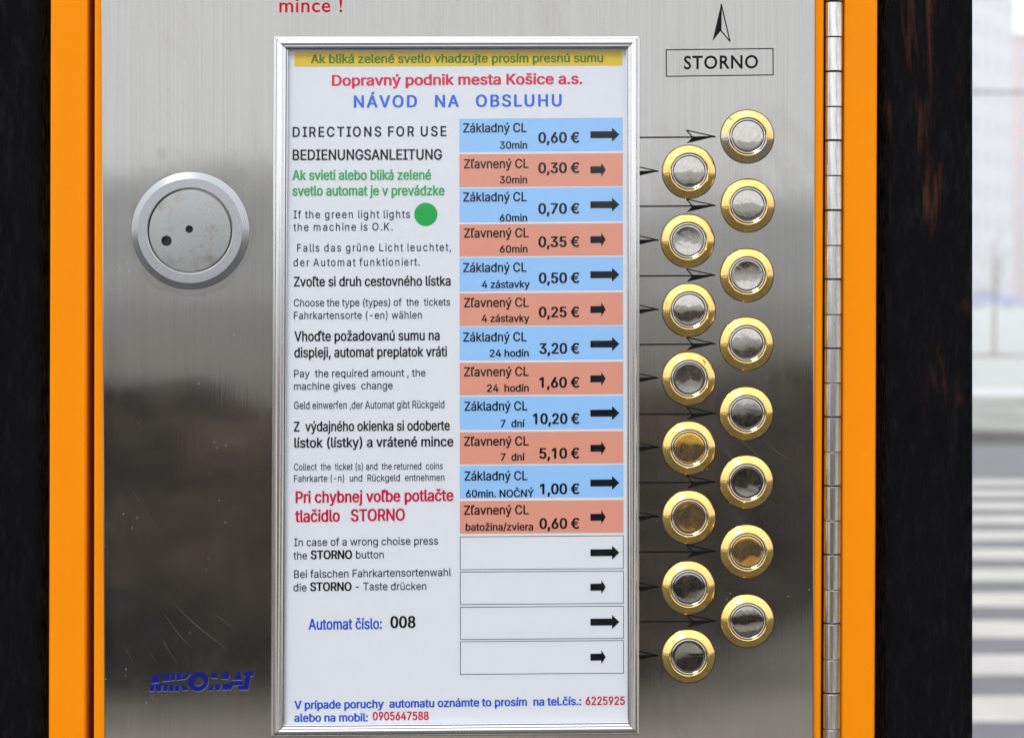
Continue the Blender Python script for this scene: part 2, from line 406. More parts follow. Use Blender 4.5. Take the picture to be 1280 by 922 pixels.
top = P(hx(R0+70), R0+70, HD); bot = P(hx(R1-80), R1-80, HD)
A = [bm.verts.new((top.x+rad*.62*math.cos(2*math.pi*q/n), HD+rad*.62*math.sin(2*math.pi*q/n), top.z)) for q in range(n)]
B = [bm.verts.new((bot.x+rad*.62*math.cos(2*math.pi*q/n), HD+rad*.62*math.sin(2*math.pi*q/n), bot.z)) for q in range(n)]
for q in range(n): bm.faces.new((A[q], A[(q+1) % n], B[(q+1) % n], B[q]))
part('hinge_pin', mesh(bm, smooth=True), M_DARK)

# ------------------------------------------------------------------ notice frame: four mitred snap rails
OUT = [(342.3, 46.3), (799.8, 46.0), (798.6, 916.0), (339.2, 919.0)]
INN = [(360.6, 63.6), (782.6, 62.6), (784.2, 900.8), (356.0, 905.0)]
PROF = [(0, 0), (0, 2.1), (.05, 2.55), (.10, 2.6), (.135, 2.35), (.17, 2.4), (.20, 3.2), (.27, 3.75), (.40, 4.15), (.52, 4.2), (.62, 4.0), (.68, 3.65), (.71, 3.3), (.74, 3.3), (.77, 3.5), (.81, 3.35), (.87, 3.2), (.875, 1.05)]
def corner(i, t, h): 
    o, n_ = OUT[i], INN[i]; x, y = o[0]+(n_[0]-o[0])*t, o[1]+(n_[1]-o[1])*t
    return Vector(((x-640)*PX, -.0003-h/1000, H+(362-y)*PX))
for i in range(4):
    j = (i+1) % 4; bm = bmesh.new()
    va, vb = [], []
    for t, h in PROF:
        a, b = corner(i, t, h), corner(j, t, h); u = (b-a).normalized()*.00009*(2.2 if i in (2, 3) else 1)
        va.append(bm.verts.new(a+u)); vb.append(bm.verts.new(b-u))
    for q in range(len(PROF)-1): bm.faces.new((va[q], vb[q], vb[q+1], va[q+1]))
    bm.faces.new((va[0], va[-1], vb[-1], vb[0]))
    bm.faces.new(va); bm.faces.new(vb[::-1])
    part('frame_rail', mesh(bm, smooth=True), M_FRAME)
# inner retaining lip (white edge) and dark slit beside it
for i in range(4):
    j = (i+1) % 4; bm = bmesh.new(); va, vb = [], []
    for t, h in ((.90, .62), (.90, 1.25), (.94, 1.45), (.985, 1.25), (1.0, .75), (1.0, .62)):
        va.append(bm.verts.new(corner(i, t, h))); vb.append(bm.verts.new(corner(j, t, h)))
    for q in range(5): bm.faces.new((va[q], vb[q], vb[q+1], va[q+1]))
    bm.faces.new(va); bm.faces.new(vb[::-1])
    part('glazing_lip', mesh(bm, smooth=True), M_FRAME)
bm = bmesh.new(); bm.faces.new([bm.verts.new(corner(i, .2, .12)) for i in range(4)]); part('frame_backing', mesh(bm), M_SLIT)
SH = .0003+.0004         # paper lies this far in front of the sheet's zero
bm = bmesh.new(); f = [corner(i, .88, .3) for i in range(4)]; b = [p+Vector((0, .00015, 0)) for p in f]
hexa(bm, [f[3], f[2], f[1], f[0], b[3], b[2], b[1], b[0]])
sheet_o = part('notice_sheet', mesh(bm), M_PAPER); tag(sheet_o, 'white printed notice with directions for use and fare rows')
D1, D2 = -.00066, -.00072      # depth of colour fields and of lettering on the paper
bm = bmesh.new(); f = [corner(i, .89, .6) for i in range(4)]
bm.faces.new([bm.verts.new(p) for p in f]); part('cover_pane', mesh(bm), M_PANE)

# ------------------------------------------------------------------ lettering
# outlines of a plain sans serif alphabet, 1000 units per em: character -> (advance, closed loops x,y,x,y,...)
GLYPHS = {
 '!': (280, [[96,229,90,727,189,727,182,229],[140,-6,123,-4,108,2,94,13,83,26,77,42,75,59,77,76,83,91,94,104,108,115,123,121,140,123,157,121,173,115,186,104,197,91,203,76,205,59,203,42,197,26,186,13,173,2,157,-4]]),
 '(': (390, [[127,295,129,349,135,405,144,463,156,520,171,576,188,630,208,682,229,728,252,770,337,770,314,719,292,666,273,612,256,557,242,502,231,448,223,395,218,344,216,295,218,252,222,208,229,164,239,118,252,72,269,23,288,-27,311,-81,337,-137,252,-137,215,-66,184,5,159,78,141,151,131,223]]),
 ')': (390, [[53,-137,80,-80,103,-26,123,26,139,74,152,121,162,166,169,210,173,253,174,295,173,344,168,395,160,448,148,502,135,557,118,612,99,666,77,719,53,770,138,770,161,728,183,682,202,630,220,576,235,520,247,462,256,405,261,349,263,295,259,222,249,149,231,76,206,4,175,-67,138,-137]]),
 ',': (268, [[54,-171,97,101,196,101,121,-171]]),
 '-': (647, [[482,349,482,268,163,268,163,349]]),
 '.': (268, [[136,-6,119,-4,104,2,90,13,79,26,73,42,71,59,73,76,79,91,90,105,104,115,119,122,136,124,153,122,169,115,182,105,193,91,199,76,202,59,199,42,193,26,182,13,169,2,153,-4]]),
 '/': (356, [[336,761,101,-109,20,-109,255,761]]),
 '0': (647, [[324,-10,273,-5,227,10,186,34,150,68,121,111,98,162,82,221,72,288,68,363,72,438,82,505,99,564,122,616,151,658,186,692,227,717,273,732,324,737,375,732,421,717,462,692,497,658,526,616,549,564,566,505,576,438,579,363,576,288,566,221,549,162,526,111,497,68,462,34,421,10,375,-5],[324,71,358,75,388,86,415,105,438,132,457,165,472,205,483,252,489,305,491,363,489,422,483,475,472,522,457,562,438,595,415,622,388,641,358,653,324,657,290,653,260,641,233,622,210,595,191,562,176,522,165,475,158,422,156,363,158,305,165,252,176,205,191,165,210,132,233,105,260,86,290,75]]),
 '1': (647, [[394,727,394,0,303,0,303,641,123,511,123,610,283,727]]),
 '2': (647, [[91,0,91,68,335,327,361,355,384,380,403,404,420,425,433,446,444,467,452,487,456,509,458,531,456,556,450,578,440,598,426,616,410,630,390,642,369,650,345,655,320,657,293,655,268,649,246,639,227,626,211,610,198,591,189,569,183,544,182,517,94,517,97,559,107,597,123,632,145,663,172,688,204,709,240,725,279,734,322,737,363,734,402,725,437,710,468,689,495,665,516,636,532,604,541,569,545,532,543,506,538,480,530,454,518,428,501,400,480,370,453,336,420,299,382,257,218,86,218,81,556,81,556,0]]),
 '3': (647, [[311,-10,268,-7,228,1,190,14,155,32,125,55,100,82,81,114,68,149,62,188,156,188,160,165,169,143,181,124,196,108,215,95,236,85,260,77,285,73,312,71,341,73,368,78,393,87,415,99,434,114,450,133,461,154,468,179,470,207,468,233,462,257,452,280,437,301,417,319,393,334,363,345,328,352,287,354,224,354,224,427,411,641,100,646,100,727,532,727,532,658,302,398,353,414,399,408,441,394,476,374,506,348,530,318,548,284,558,247,562,207,558,166,547,129,529,94,505,64,476,39,441,18,402,2,358,-7]]),
 '4': (647, [[57,151,57,226,353,727,444,727,155,237,155,232,590,232,590,151],[403,0,403,173,403,209,403,454,490,454,490,0]]),
 '5': (647, [[316,-10,274,-7,236,2,200,16,168,35,141,58,118,86,101,117,90,150,85,186,178,165,186,145,197,127,211,111,228,97,248,86,269,78,292,73,316,71,344,74,371,80,395,92,416,108,434,127,449,149,460,174,466,202,468,232,466,262,459,290,448,316,433,339,414,359,393,374,368,386,341,393,311,396,287,394,263,390,239,384,217,375,199,364,183,351,96,361,137,727,524,727,524,646,215,646,212,444,232,455,254,464,278,471,302,475,328,477,360,475,391,469,420,459,447,445,471,428,493,408,512,384,528,359,541,330,551,300,557,267,559,233,555,188,545,146,527,108,504,74,475,45,441,22,403,4,361,-6]]),
 '6': (647, [[323,-10,280,-6,240,4,203,21,171,44,143,73,121,106,104,145,94,186,91,231,93,267,101,303,114,342,133,383,161,432,196,486,361,727,460,727,336,449,378,446,417,437,451,421,482,400,507,374,528,343,543,307,553,268,556,224,552,181,542,141,525,104,503,71,475,43,443,20,407,4,367,-6],[323,69,351,72,376,78,398,90,418,105,435,123,449,145,460,169,466,196,468,224,466,254,460,281,449,305,435,326,418,345,398,359,376,370,351,377,323,379,296,377,271,370,248,360,228,345,211,327,197,306,187,282,181,255,179,226,181,197,187,170,197,145,211,123,228,105,248,90,271,78,296,72]]),
 '7': (647, [[139,0,462,641,89,646,89,727,558,727,558,641,236,0]]),
 '8': (647, [[323,-10,276,-7,233,2,194,16,159,36,130,60,106,88,88,120,78,155,74,193,76,223,83,252,93,279,107,304,124,325,144,344,167,360,192,371,218,378,218,382,185,394,156,413,132,440,115,471,104,506,101,544,104,579,113,612,129,643,151,670,177,693,208,712,243,726,282,734,323,737,365,734,403,726,437,712,468,693,495,670,516,643,533,612,542,579,545,544,542,506,531,472,514,440,490,413,462,394,429,382,429,378,455,371,479,360,502,344,522,325,539,304,554,279,564,252,571,223,573,193,569,155,559,120,541,88,517,60,488,36,453,16,413,2,370,-7],[323,70,354,72,382,77,407,86,429,98,447,113,462,131,472,151,479,173,481,198,479,224,472,248,461,270,445,289,426,305,404,318,379,328,352,334,323,336,294,334,267,328,242,318,220,305,201,289,185,270,174,248,167,224,165,198,167,173,173,151,184,131,199,113,217,98,239,86,264,77,292,72],[323,414,348,415,371,421,392,429,410,441,426,455,439,472,449,492,454,513,456,537,454,560,449,581,440,600,427,617,412,631,393,642,372,651,349,656,323,657,298,656,275,651,253,642,235,631,219,617,207,600,197,581,192,560,190,537,192,513,197,492,207,472,219,455,235,441,254,429,275,421,298,415]]),
 '9': (647, [[323,737,367,733,407,723,443,706,476,683,503,654,526,621,542,582,552,541,556,496,553,460,545,424,533,385,513,344,486,295,450,241,286,0,186,0,311,278,269,281,231,290,196,306,165,327,140,353,119,384,103,420,94,459,91,503,94,546,104,587,121,624,144,656,171,684,204,707,240,723,280,733],[323,658,296,655,272,649,249,637,229,622,212,604,198,582,187,558,181,531,179,503,181,473,187,447,198,422,212,401,229,383,249,368,272,357,296,350,323,348,350,350,375,357,398,367,418,382,435,400,449,422,460,446,466,472,468,501,466,530,460,557,449,582,435,604,418,622,398,637,376,649,350,655]]),
 ':': (268, [[136,-6,119,-4,104,2,90,13,79,26,73,42,71,59,73,76,79,91,90,105,104,115,119,122,136,124,153,122,169,115,182,105,193,91,199,76,202,59,199,42,193,26,182,13,169,2,153,-4],[136,387,119,389,104,395,90,406,79,420,73,435,71,452,73,469,79,485,90,498,104,509,119,515,136,517,153,515,169,509,182,498,193,485,199,469,202,452,199,435,193,420,182,406,169,395,153,389]]),
 'A': (686, [[23,0,288,727,395,727,662,0,565,0,410,432,400,461,389,494,377,532,364,575,349,626,332,684,350,684,333,625,318,574,304,530,292,492,281,460,272,432,121,0],[157,203,157,284,528,284,528,203]]),
 'B': (652, [[86,0,86,727,344,727,392,724,434,716,470,701,500,682,525,659,544,632,558,601,566,569,569,534,567,505,562,480,553,457,540,438,526,422,509,409,491,397,471,388,440,378,473,371,496,363,519,351,540,335,559,314,575,290,587,262,595,230,597,195,594,159,586,126,572,95,552,68,525,45,492,26,453,11,406,3,352,0],[178,81,350,81,401,85,442,96,471,114,492,137,504,164,508,195,506,219,500,242,489,263,475,282,458,298,437,312,412,322,385,328,355,330,178,330],[178,408,340,408,366,410,390,415,412,423,431,435,448,449,462,466,472,486,478,508,480,532,476,562,465,589,447,613,420,631,386,642,343,646,178,646]]),
 'C': (729, [[382,-10,322,-5,266,10,215,36,169,70,131,113,100,165,76,224,62,290,58,363,62,436,76,503,100,562,131,613,169,656,215,691,266,716,322,732,382,737,418,735,453,730,486,721,518,708,547,692,575,673,599,651,621,626,640,598,655,567,667,534,676,498,584,498,577,522,568,544,556,564,543,582,528,598,511,612,492,624,472,634,451,642,428,647,405,650,382,651,339,648,299,636,262,618,229,592,202,559,179,520,162,474,151,422,148,363,151,305,162,253,179,207,202,167,230,135,263,109,300,90,339,79,382,76,405,77,428,80,451,86,472,93,492,103,511,115,528,129,543,145,556,163,568,184,577,206,584,229,676,229,668,194,656,160,640,130,622,102,600,76,575,54,548,35,518,19,487,7,453,-2,418,-8]]),
 'D': (718, [[313,0,137,0,137,81,307,81,363,85,412,97,454,115,490,141,519,174,542,213,558,258,567,309,570,365,567,420,558,471,542,515,520,554,491,586,457,612,416,631,369,642,316,646,133,646,133,727,322,727,389,722,450,708,504,684,550,650,589,609,619,559,642,501,655,437,660,365,655,293,642,228,619,170,588,119,549,77,501,44,446,20,383,5],[178,727,178,0,86,0,86,727]]),
 'E': (598, [[86,0,86,727,532,727,532,646,178,646,178,408,508,408,508,327,178,327,178,81,536,81,536,0]]),
 'F': (586, [[86,0,86,727,527,727,527,646,178,646,178,398,495,398,495,316,178,316,178,0]]),
 'G': (744, [[384,-10,322,-5,265,11,213,36,168,71,130,114,99,165,76,224,62,290,58,363,62,436,76,503,99,562,130,613,168,656,213,691,263,716,319,732,379,737,416,735,452,729,486,720,519,707,549,690,576,671,601,648,623,623,642,595,657,565,669,533,678,498,583,498,575,521,565,542,553,562,540,580,525,596,509,610,491,623,471,633,451,641,428,647,404,650,379,651,337,648,298,637,262,618,229,592,201,560,179,520,162,474,151,422,148,363,151,305,162,253,179,207,202,168,230,135,263,109,300,91,341,79,384,76,423,79,460,87,493,102,522,122,546,146,566,176,581,210,590,248,593,289,621,284,404,284,404,365,683,365,683,286,679,229,666,177,644,130,615,89,580,55,538,27,491,7,440,-6]]),
 'H': (739, [[86,0,86,727,178,727,178,413,561,413,561,727,653,727,653,0,561,0,561,331,178,331,178,0]]),
 'I': (429, [[44,0,44,81,169,81,169,646,44,646,44,727,385,727,385,646,261,646,261,81,385,81,385,0]]),
 'K': (667, [[149,208,149,309,166,331,182,352,199,373,215,394,232,414,249,434,267,453,284,473,303,492,520,727,641,727,330,394,325,395],[86,0,86,727,178,727,178,478,177,322,178,276,178,0],[532,0,268,370,326,442,641,0]]),
 'L': (562, [[86,0,86,727,178,727,178,81,516,81,516,0]]),
 'N': (748, [[86,0,86,727,180,727,572,147,572,727,662,727,662,0,568,0,176,580,176,0]]),
 'O': (762, [[382,-10,321,-5,266,10,215,36,170,70,131,113,100,165,76,224,62,290,58,363,62,436,76,503,100,562,131,613,170,656,215,691,266,716,321,732,382,737,442,732,497,716,548,691,593,656,632,613,663,562,686,503,700,436,705,363,700,290,686,224,663,165,632,113,593,70,548,36,497,10,442,-5],[382,76,423,79,463,90,499,109,532,134,560,166,584,206,601,252,611,304,615,363,611,422,601,475,584,521,560,561,532,593,499,618,463,637,423,648,382,651,339,648,300,637,263,618,230,593,202,560,179,521,162,474,151,422,148,363,151,304,162,252,179,206,202,167,230,134,263,109,300,90,339,79]]),
 'P': (635, [[86,0,86,727,336,727,389,724,435,713,475,697,508,674,536,646,557,614,572,578,581,539,584,497,581,455,572,416,557,379,536,347,508,319,475,296,435,279,389,269,336,265,178,265,178,0],[178,346,332,346,368,349,399,355,424,366,446,381,463,398,476,420,485,443,490,469,492,497,490,525,485,550,476,574,463,595,446,612,424,627,398,637,367,644,332,646,178,646]]),
 'R': (642, [[86,0,86,727,337,727,390,724,436,714,476,698,509,677,537,650,558,619,573,584,582,545,585,503,582,461,573,423,558,388,537,357,509,331,476,310,436,295,390,286,337,283,178,283,178,0],[178,364,334,364,369,366,400,372,425,381,447,394,464,410,477,429,486,451,491,476,493,503,491,531,486,556,477,578,464,598,447,615,425,628,399,638,368,644,333,646,178,646],[505,0,329,327,433,327,611,0]]),
 'S': (638, [[320,-13,269,-10,223,-1,182,13,146,33,116,57,91,86,73,119,60,155,55,195,149,195,154,169,163,146,176,125,194,108,214,95,238,84,264,76,291,72,320,70,352,72,381,77,409,86,433,98,454,113,471,131,484,152,491,174,494,199,492,221,485,240,475,256,460,269,443,282,423,292,400,302,376,310,350,318,263,342,207,361,160,385,123,413,96,447,80,487,74,532,78,572,89,607,107,640,132,668,162,692,197,711,236,725,279,734,324,737,371,734,413,725,452,711,486,692,515,669,539,641,557,610,568,577,573,540,482,540,474,574,457,602,432,625,400,642,363,652,322,655,292,654,264,648,239,640,217,628,199,614,184,598,173,579,167,559,164,537,167,514,175,494,187,477,203,462,222,450,242,440,263,432,284,425,303,419,378,399,399,393,422,385,445,377,469,366,491,354,513,340,532,323,549,304,564,282,575,258,581,230,584,198,580,160,570,124,552,91,528,61,498,36,462,15,420,0,372,-10]]),
 'T': (641, [[45,646,45,727,596,727,596,646,367,646,367,0,275,0,275,646]]),
 'U': (739, [[370,-12,315,-8,265,3,220,22,181,47,148,78,121,114,101,155,90,199,86,247,86,727,178,727,178,255,180,221,188,190,201,162,219,136,241,115,267,97,298,84,332,76,370,74,408,76,442,84,473,97,499,115,521,136,538,162,551,190,559,221,561,255,561,727,653,727,653,247,649,199,638,155,618,114,592,78,559,47,519,22,474,3,425,-8]]),
 'V': (686, [[297,0,23,727,121,727,344,110,564,727,662,727,391,0]]),
 'Z': (626, [[60,0,60,66,391,550,406,572,421,594,437,615,454,637,470,658,487,680,497,649,468,648,438,647,408,646,378,646,348,646,319,646,58,646,58,727,567,727,567,660,241,184,225,161,208,138,191,115,174,92,157,70,139,47,129,78,158,79,188,80,217,81,247,81,276,81,306,81,571,81,571,0]]),
 'a': (556, [[228,-12,195,-10,164,-4,135,7,109,22,86,41,68,64,54,90,46,120,43,154,45,183,52,209,62,230,75,248,92,263,111,276,132,286,155,295,179,301,204,306,229,311,255,314,285,318,312,321,334,324,353,327,368,331,379,336,387,343,392,352,394,364,394,367,392,388,388,407,381,424,371,438,358,450,343,460,324,467,303,471,280,473,255,471,233,467,213,461,196,452,181,442,168,430,158,417,149,404,59,416,73,447,91,473,112,495,136,512,162,526,190,536,219,544,248,548,277,549,297,549,319,546,342,542,365,536,387,527,408,515,428,500,446,481,461,458,472,430,479,397,481,359,481,0,395,0,345,22,328,11,308,1,284,-6,258,-11],[243,65,274,67,302,73,326,84,346,98,363,114,376,133,386,154,392,175,394,197,359,257,345,254,331,251,316,249,301,247,286,245,273,243,261,241,251,240,230,237,211,232,192,227,175,219,160,210,148,199,139,186,133,169,131,150,133,132,138,117,146,103,156,92,170,82,185,75,203,69,222,66]]),
 'b': (606, [[328,-12,297,-10,270,-4,246,5,227,17,210,30,160,0,75,0,75,727,162,727,226,521,245,533,268,542,295,548,327,549,371,546,411,534,447,515,479,489,506,457,528,418,545,374,554,324,558,270,554,215,545,165,529,121,507,82,480,49,448,23,411,4,371,-8],[315,67,346,70,375,79,399,94,420,114,438,138,451,167,461,199,467,233,469,271,467,308,461,342,452,373,438,401,421,425,400,445,375,460,347,468,315,471,283,469,255,460,230,446,209,427,192,403,179,376,169,344,163,309,161,271,163,232,169,197,179,164,193,136,210,112,231,93,256,78,284,70]]),
 'c': (565, [[296,-12,249,-8,206,4,167,23,132,50,104,83,80,121,63,166,52,215,49,268,52,322,63,371,80,416,104,455,132,488,167,514,206,534,249,545,296,549,322,548,347,545,372,539,394,531,416,521,436,509,454,494,471,478,486,460,498,440,509,419,517,396,433,374,428,388,422,401,415,413,406,424,397,435,386,444,374,452,360,459,346,464,330,468,314,471,296,471,262,468,233,459,207,443,186,423,168,398,155,369,145,337,140,304,138,268,140,233,145,199,155,168,168,139,186,115,207,94,233,79,262,69,296,66,314,67,331,70,347,74,361,79,375,86,387,94,398,104,408,115,417,127,424,139,430,153,435,167,519,146,511,123,500,101,488,80,473,62,456,45,438,30,417,18,396,7,373,-1,348,-7,323,-11]]),
 'd': (606, [[279,-12,236,-8,196,4,159,23,127,49,100,82,78,121,62,165,52,215,49,270,52,324,62,374,78,418,100,457,128,489,160,515,196,534,236,546,280,549,311,548,339,542,362,533,381,521,444,727,531,727,531,0,447,0,396,30,380,17,361,5,338,-4,310,-10],[292,67,323,70,351,78,376,93,397,112,414,136,428,164,438,197,444,232,445,271,444,309,438,344,428,376,415,403,397,427,376,446,352,460,324,469,292,471,260,468,231,460,207,445,186,425,168,401,155,373,145,342,140,308,138,271,140,233,145,199,155,167,169,138,186,114,207,94,232,79,260,70]]),
 'e': (577, [[303,-12,253,-8,207,4,167,23,132,50,103,83,80,121,62,165,52,214,49,267,52,320,62,369,79,414,102,453,130,487,164,514,203,533,246,545,293,549,323,548,351,543,380,535,407,523,433,507,456,487,477,463,495,435,510,403,521,366,528,324,530,277,530,242,138,242,139,216,146,182,158,152,174,126,193,105,216,88,242,76,271,68,303,66,325,67,344,70,363,75,379,83,394,92,408,104,420,118,429,133,522,130,511,103,497,78,479,56,457,36,432,20,404,6,373,-4,339,-10],[441,323,435,355,425,384,412,409,396,431,375,448,351,461,324,469,293,472,262,469,234,461,209,448,188,430,170,409,156,385,145,359,139,331]]),
 'f': (363, [[326,542,326,467,9,467,9,542],[115,0,115,617,118,646,125,672,137,694,152,713,171,729,193,741,217,750,242,755,268,757,287,757,303,755,318,753,330,750,340,747,347,745,325,669,320,671,314,673,307,675,299,676,289,677,278,677,254,675,235,668,221,657,211,642,204,622,202,598,202,0]]),
 'g': (607, [[296,-215,257,-213,223,-208,191,-200,163,-188,139,-174,118,-157,100,-139,84,-120,72,-99,153,-70,163,-82,174,-94,187,-106,202,-117,221,-126,242,-133,267,-138,296,-139,337,-136,373,-125,403,-107,426,-82,440,-49,445,-8,380,33,361,22,338,14,310,9,279,7,236,10,197,21,161,38,129,62,101,92,79,129,62,171,52,219,49,273,52,327,62,375,79,419,101,457,128,489,161,515,197,534,237,546,280,549,312,548,339,542,362,533,382,521,398,508,447,542,532,542,532,-13,529,-57,518,-96,501,-128,477,-156,449,-178,415,-194,378,-206,338,-213],[293,84,324,87,352,95,377,107,398,125,415,147,429,173,439,203,444,237,446,275,444,312,439,346,429,377,415,404,398,427,377,446,353,460,324,469,293,471,261,468,232,460,207,445,186,426,169,402,155,375,145,344,140,311,138,275,140,239,146,205,155,175,169,149,187,126,208,108,233,95,261,87]]),
 'h': (586, [[162,324,162,0,75,0,75,727,162,727,146,411,165,456,189,491,217,517,250,535,286,546,325,549,360,547,393,539,422,527,448,509,469,486,487,458,500,425,508,387,510,343,510,0,423,0,423,336,419,375,408,408,390,435,365,455,335,466,300,470,275,468,251,463,230,454,210,441,194,424,181,404,171,381,164,354]]),
 'i': (238, [[75,0,75,542,162,542,162,0],[120,633,104,635,90,640,77,650,67,662,61,675,59,690,61,706,67,720,77,732,90,741,104,747,120,748,136,747,150,741,163,732,173,720,179,706,181,690,179,675,173,662,163,650,150,640,136,635]]),
 'j': (238, [[75,542,162,542,162,-43,161,-75,155,-103,145,-129,131,-151,114,-170,92,-185,67,-195,38,-202,5,-204,-14,-204,-14,-124,3,-124,26,-122,44,-114,58,-103,67,-86,73,-66,75,-41],[119,633,103,635,89,640,76,650,66,662,61,675,59,690,61,706,66,720,76,732,89,741,103,747,119,748,135,747,150,741,162,732,172,720,178,706,180,690,178,675,172,662,162,650,150,640,135,635]]),
 'k': (544, [[157,195,157,303,172,303,406,542,515,542,263,285,253,285],[75,0,75,727,162,727,162,0],[420,0,211,265,273,327,532,0]]),
 'l': (270, [[199,-3,161,0,130,11,106,29,89,53,79,84,75,121,75,727,162,727,162,141,164,119,167,101,172,89,180,81,192,76,209,74,217,74,224,75,229,75,234,76,238,77,242,78,258,4,250,2,241,0,231,-1,220,-2,210,-3]]),
 'm': (871, [[75,0,75,542,160,542,154,422,163,449,175,473,189,494,206,512,225,526,246,537,268,545,290,550,313,552,351,548,383,536,411,515,433,489,449,457,446,421,455,447,467,470,482,490,500,508,521,524,544,536,569,545,596,550,624,552,655,550,683,543,710,531,735,515,755,495,773,469,785,439,793,404,796,364,796,0,708,0,708,363,705,398,694,426,675,447,652,461,626,469,598,472,575,471,554,465,535,457,518,445,505,431,494,415,486,396,481,375,479,353,479,0,392,0,392,371,388,400,378,424,362,444,340,460,314,469,285,472,264,471,244,466,225,457,208,446,193,431,180,413,170,392,164,368,162,340,162,0]]),
 'n': (586, [[162,324,162,0,75,0,75,542,160,542,146,411,165,456,189,491,217,517,250,535,286,546,325,549,360,547,392,539,422,527,447,509,469,486,487,458,500,425,508,387,510,343,510,0,423,0,423,336,419,375,408,408,390,435,365,455,335,466,300,470,275,468,251,463,230,454,210,441,194,424,181,404,171,381,164,354]]),
 'o': (593, [[296,-12,249,-8,206,4,167,23,132,50,104,83,80,121,63,166,52,215,49,268,52,322,63,371,80,416,104,455,132,488,167,514,206,534,249,545,296,549,344,545,387,534,427,514,461,488,490,455,514,416,531,371,541,322,545,268,541,215,531,166,514,121,490,83,461,50,427,23,387,4,344,-8],[296,66,330,69,360,79,386,94,408,115,425,139,439,168,449,199,454,233,456,268,454,303,449,337,439,369,425,398,408,423,386,443,360,459,330,468,296,471,262,468,233,459,207,443,186,423,168,398,155,369,145,337,140,304,138,268,140,233,145,199,155,168,168,139,186,115,207,94,233,79,262,69]]),
 'p': (606, [[75,-204,75,542,160,542,209,508,226,521,245,533,268,542,295,548,327,549,371,546,411,534,447,515,479,489,506,457,528,418,545,374,554,324,558,270,554,215,545,165,529,121,507,82,480,49,448,23,411,4,371,-8,328,-12,297,-10,270,-4,247,5,227,17,162,-204],[315,67,346,70,375,79,399,94,420,114,438,138,451,167,461,199,467,233,469,271,467,308,461,342,452,373,438,401,421,425,400,445,375,460,347,468,315,471,283,469,255,460,230,446,209,427,192,403,179,376,169,344,163,309,161,271,163,232,169,197,179,164,193,136,210,112,231,93,256,78,284,70]]),
 'q': (606, [[531,-204,444,-204,380,17,361,5,338,-4,310,-10,279,-12,236,-8,196,4,159,23,127,49,100,82,78,121,62,165,52,215,49,270,52,324,62,374,78,418,100,457,128,489,160,515,196,534,236,546,280,549,311,548,339,542,362,533,381,521,397,508,447,542,531,542],[292,67,323,70,351,78,376,93,397,112,414,136,428,164,438,197,444,232,445,271,444,309,438,344,428,376,415,403,397,427,376,446,352,460,324,469,292,471,260,468,231,460,207,445,186,425,168,401,155,373,145,342,140,308,138,271,140,233,145,199,155,167,169,138,186,114,207,94,232,79,260,70]]),
 'r': (370, [[75,0,75,542,160,542,160,459,165,459,178,484,195,506,218,525,244,539,273,547,304,550,312,550,319,550,328,549,336,549,342,549,348,548,348,461,344,461,338,462,329,464,318,465,307,465,296,465,271,464,248,458,227,450,209,438,193,423,180,405,170,385,164,363,162,339,162,0]]),
 's': (522, [[260,-12,224,-10,191,-4,160,5,133,18,109,34,88,54,72,78,59,104,51,135,134,152,144,125,158,103,177,86,201,74,228,67,259,65,294,68,324,76,349,89,368,106,379,125,383,147,381,165,374,180,363,194,347,205,327,215,303,222,213,243,168,257,132,275,103,297,83,324,71,356,67,391,70,421,78,449,93,474,112,496,136,514,164,529,196,541,230,547,267,549,303,547,334,542,363,532,388,519,409,504,427,485,442,463,454,440,463,414,383,396,375,416,363,434,347,451,326,464,300,473,268,475,237,473,210,465,187,453,169,437,159,418,155,396,158,377,165,361,177,348,194,336,217,327,245,319,328,299,373,285,410,267,438,245,457,218,469,187,473,152,470,122,461,93,446,67,426,44,401,25,371,9,337,-2,300,-9]]),
 't': (325, [[291,542,291,467,9,467,9,542],[93,673,180,673,180,140,182,118,186,101,194,88,206,79,223,73,243,71,250,71,257,72,265,73,273,74,281,75,288,77,304,2,295,0,285,-2,274,-4,263,-5,252,-6,241,-6,197,-2,161,10,131,30,110,58,97,92,93,133]]),
 'u': (586, [[261,-7,226,-5,193,3,164,15,138,33,117,56,99,84,86,117,78,155,75,199,75,542,162,542,162,206,166,167,177,134,196,107,220,87,251,76,286,72,311,74,334,79,356,89,375,102,392,118,405,138,415,162,421,188,423,218,423,542,510,542,510,0,426,0,439,131,420,86,396,50,367,24,335,7,299,-4]]),
 'v': (556, [[232,0,25,542,121,542,236,222,248,189,258,157,267,124,276,92,285,61,294,30,263,30,272,61,281,92,290,124,299,157,309,189,320,222,436,542,531,542,323,0]]),
 'w': (810, [[197,0,32,542,124,542,191,305,200,271,210,235,220,195,230,153,240,108,250,59,236,59,245,106,255,150,265,192,275,232,285,270,295,305,360,542,452,542,517,305,526,270,535,233,545,194,555,152,565,107,575,59,559,59,570,106,580,151,590,193,600,233,610,270,620,305,686,542,778,542,614,0,526,0,456,245,449,271,442,296,435,322,428,347,422,374,415,401,409,428,402,455,395,483,415,483,409,455,402,428,395,401,389,374,382,347,375,321,368,295,361,270,354,245,284,0]]),
 'y': (556, [[68,-198,88,-122,102,-125,118,-128,134,-128,148,-127,162,-123,174,-116,186,-106,197,-92,207,-73,215,-51,232,-2,25,542,121,542,236,222,248,189,258,156,267,124,276,92,284,61,294,30,263,30,272,61,280,92,289,124,299,157,309,189,320,222,436,542,531,542,292,-83,280,-110,267,-133,252,-153,236,-170,218,-183,199,-194,178,-201,155,-206,131,-207,117,-207,104,-206,92,-204,82,-202,74,-200]]),
 'z': (544, [[60,0,60,65,363,457,68,462,68,542,475,542,475,473,180,86,484,81,484,0]]),
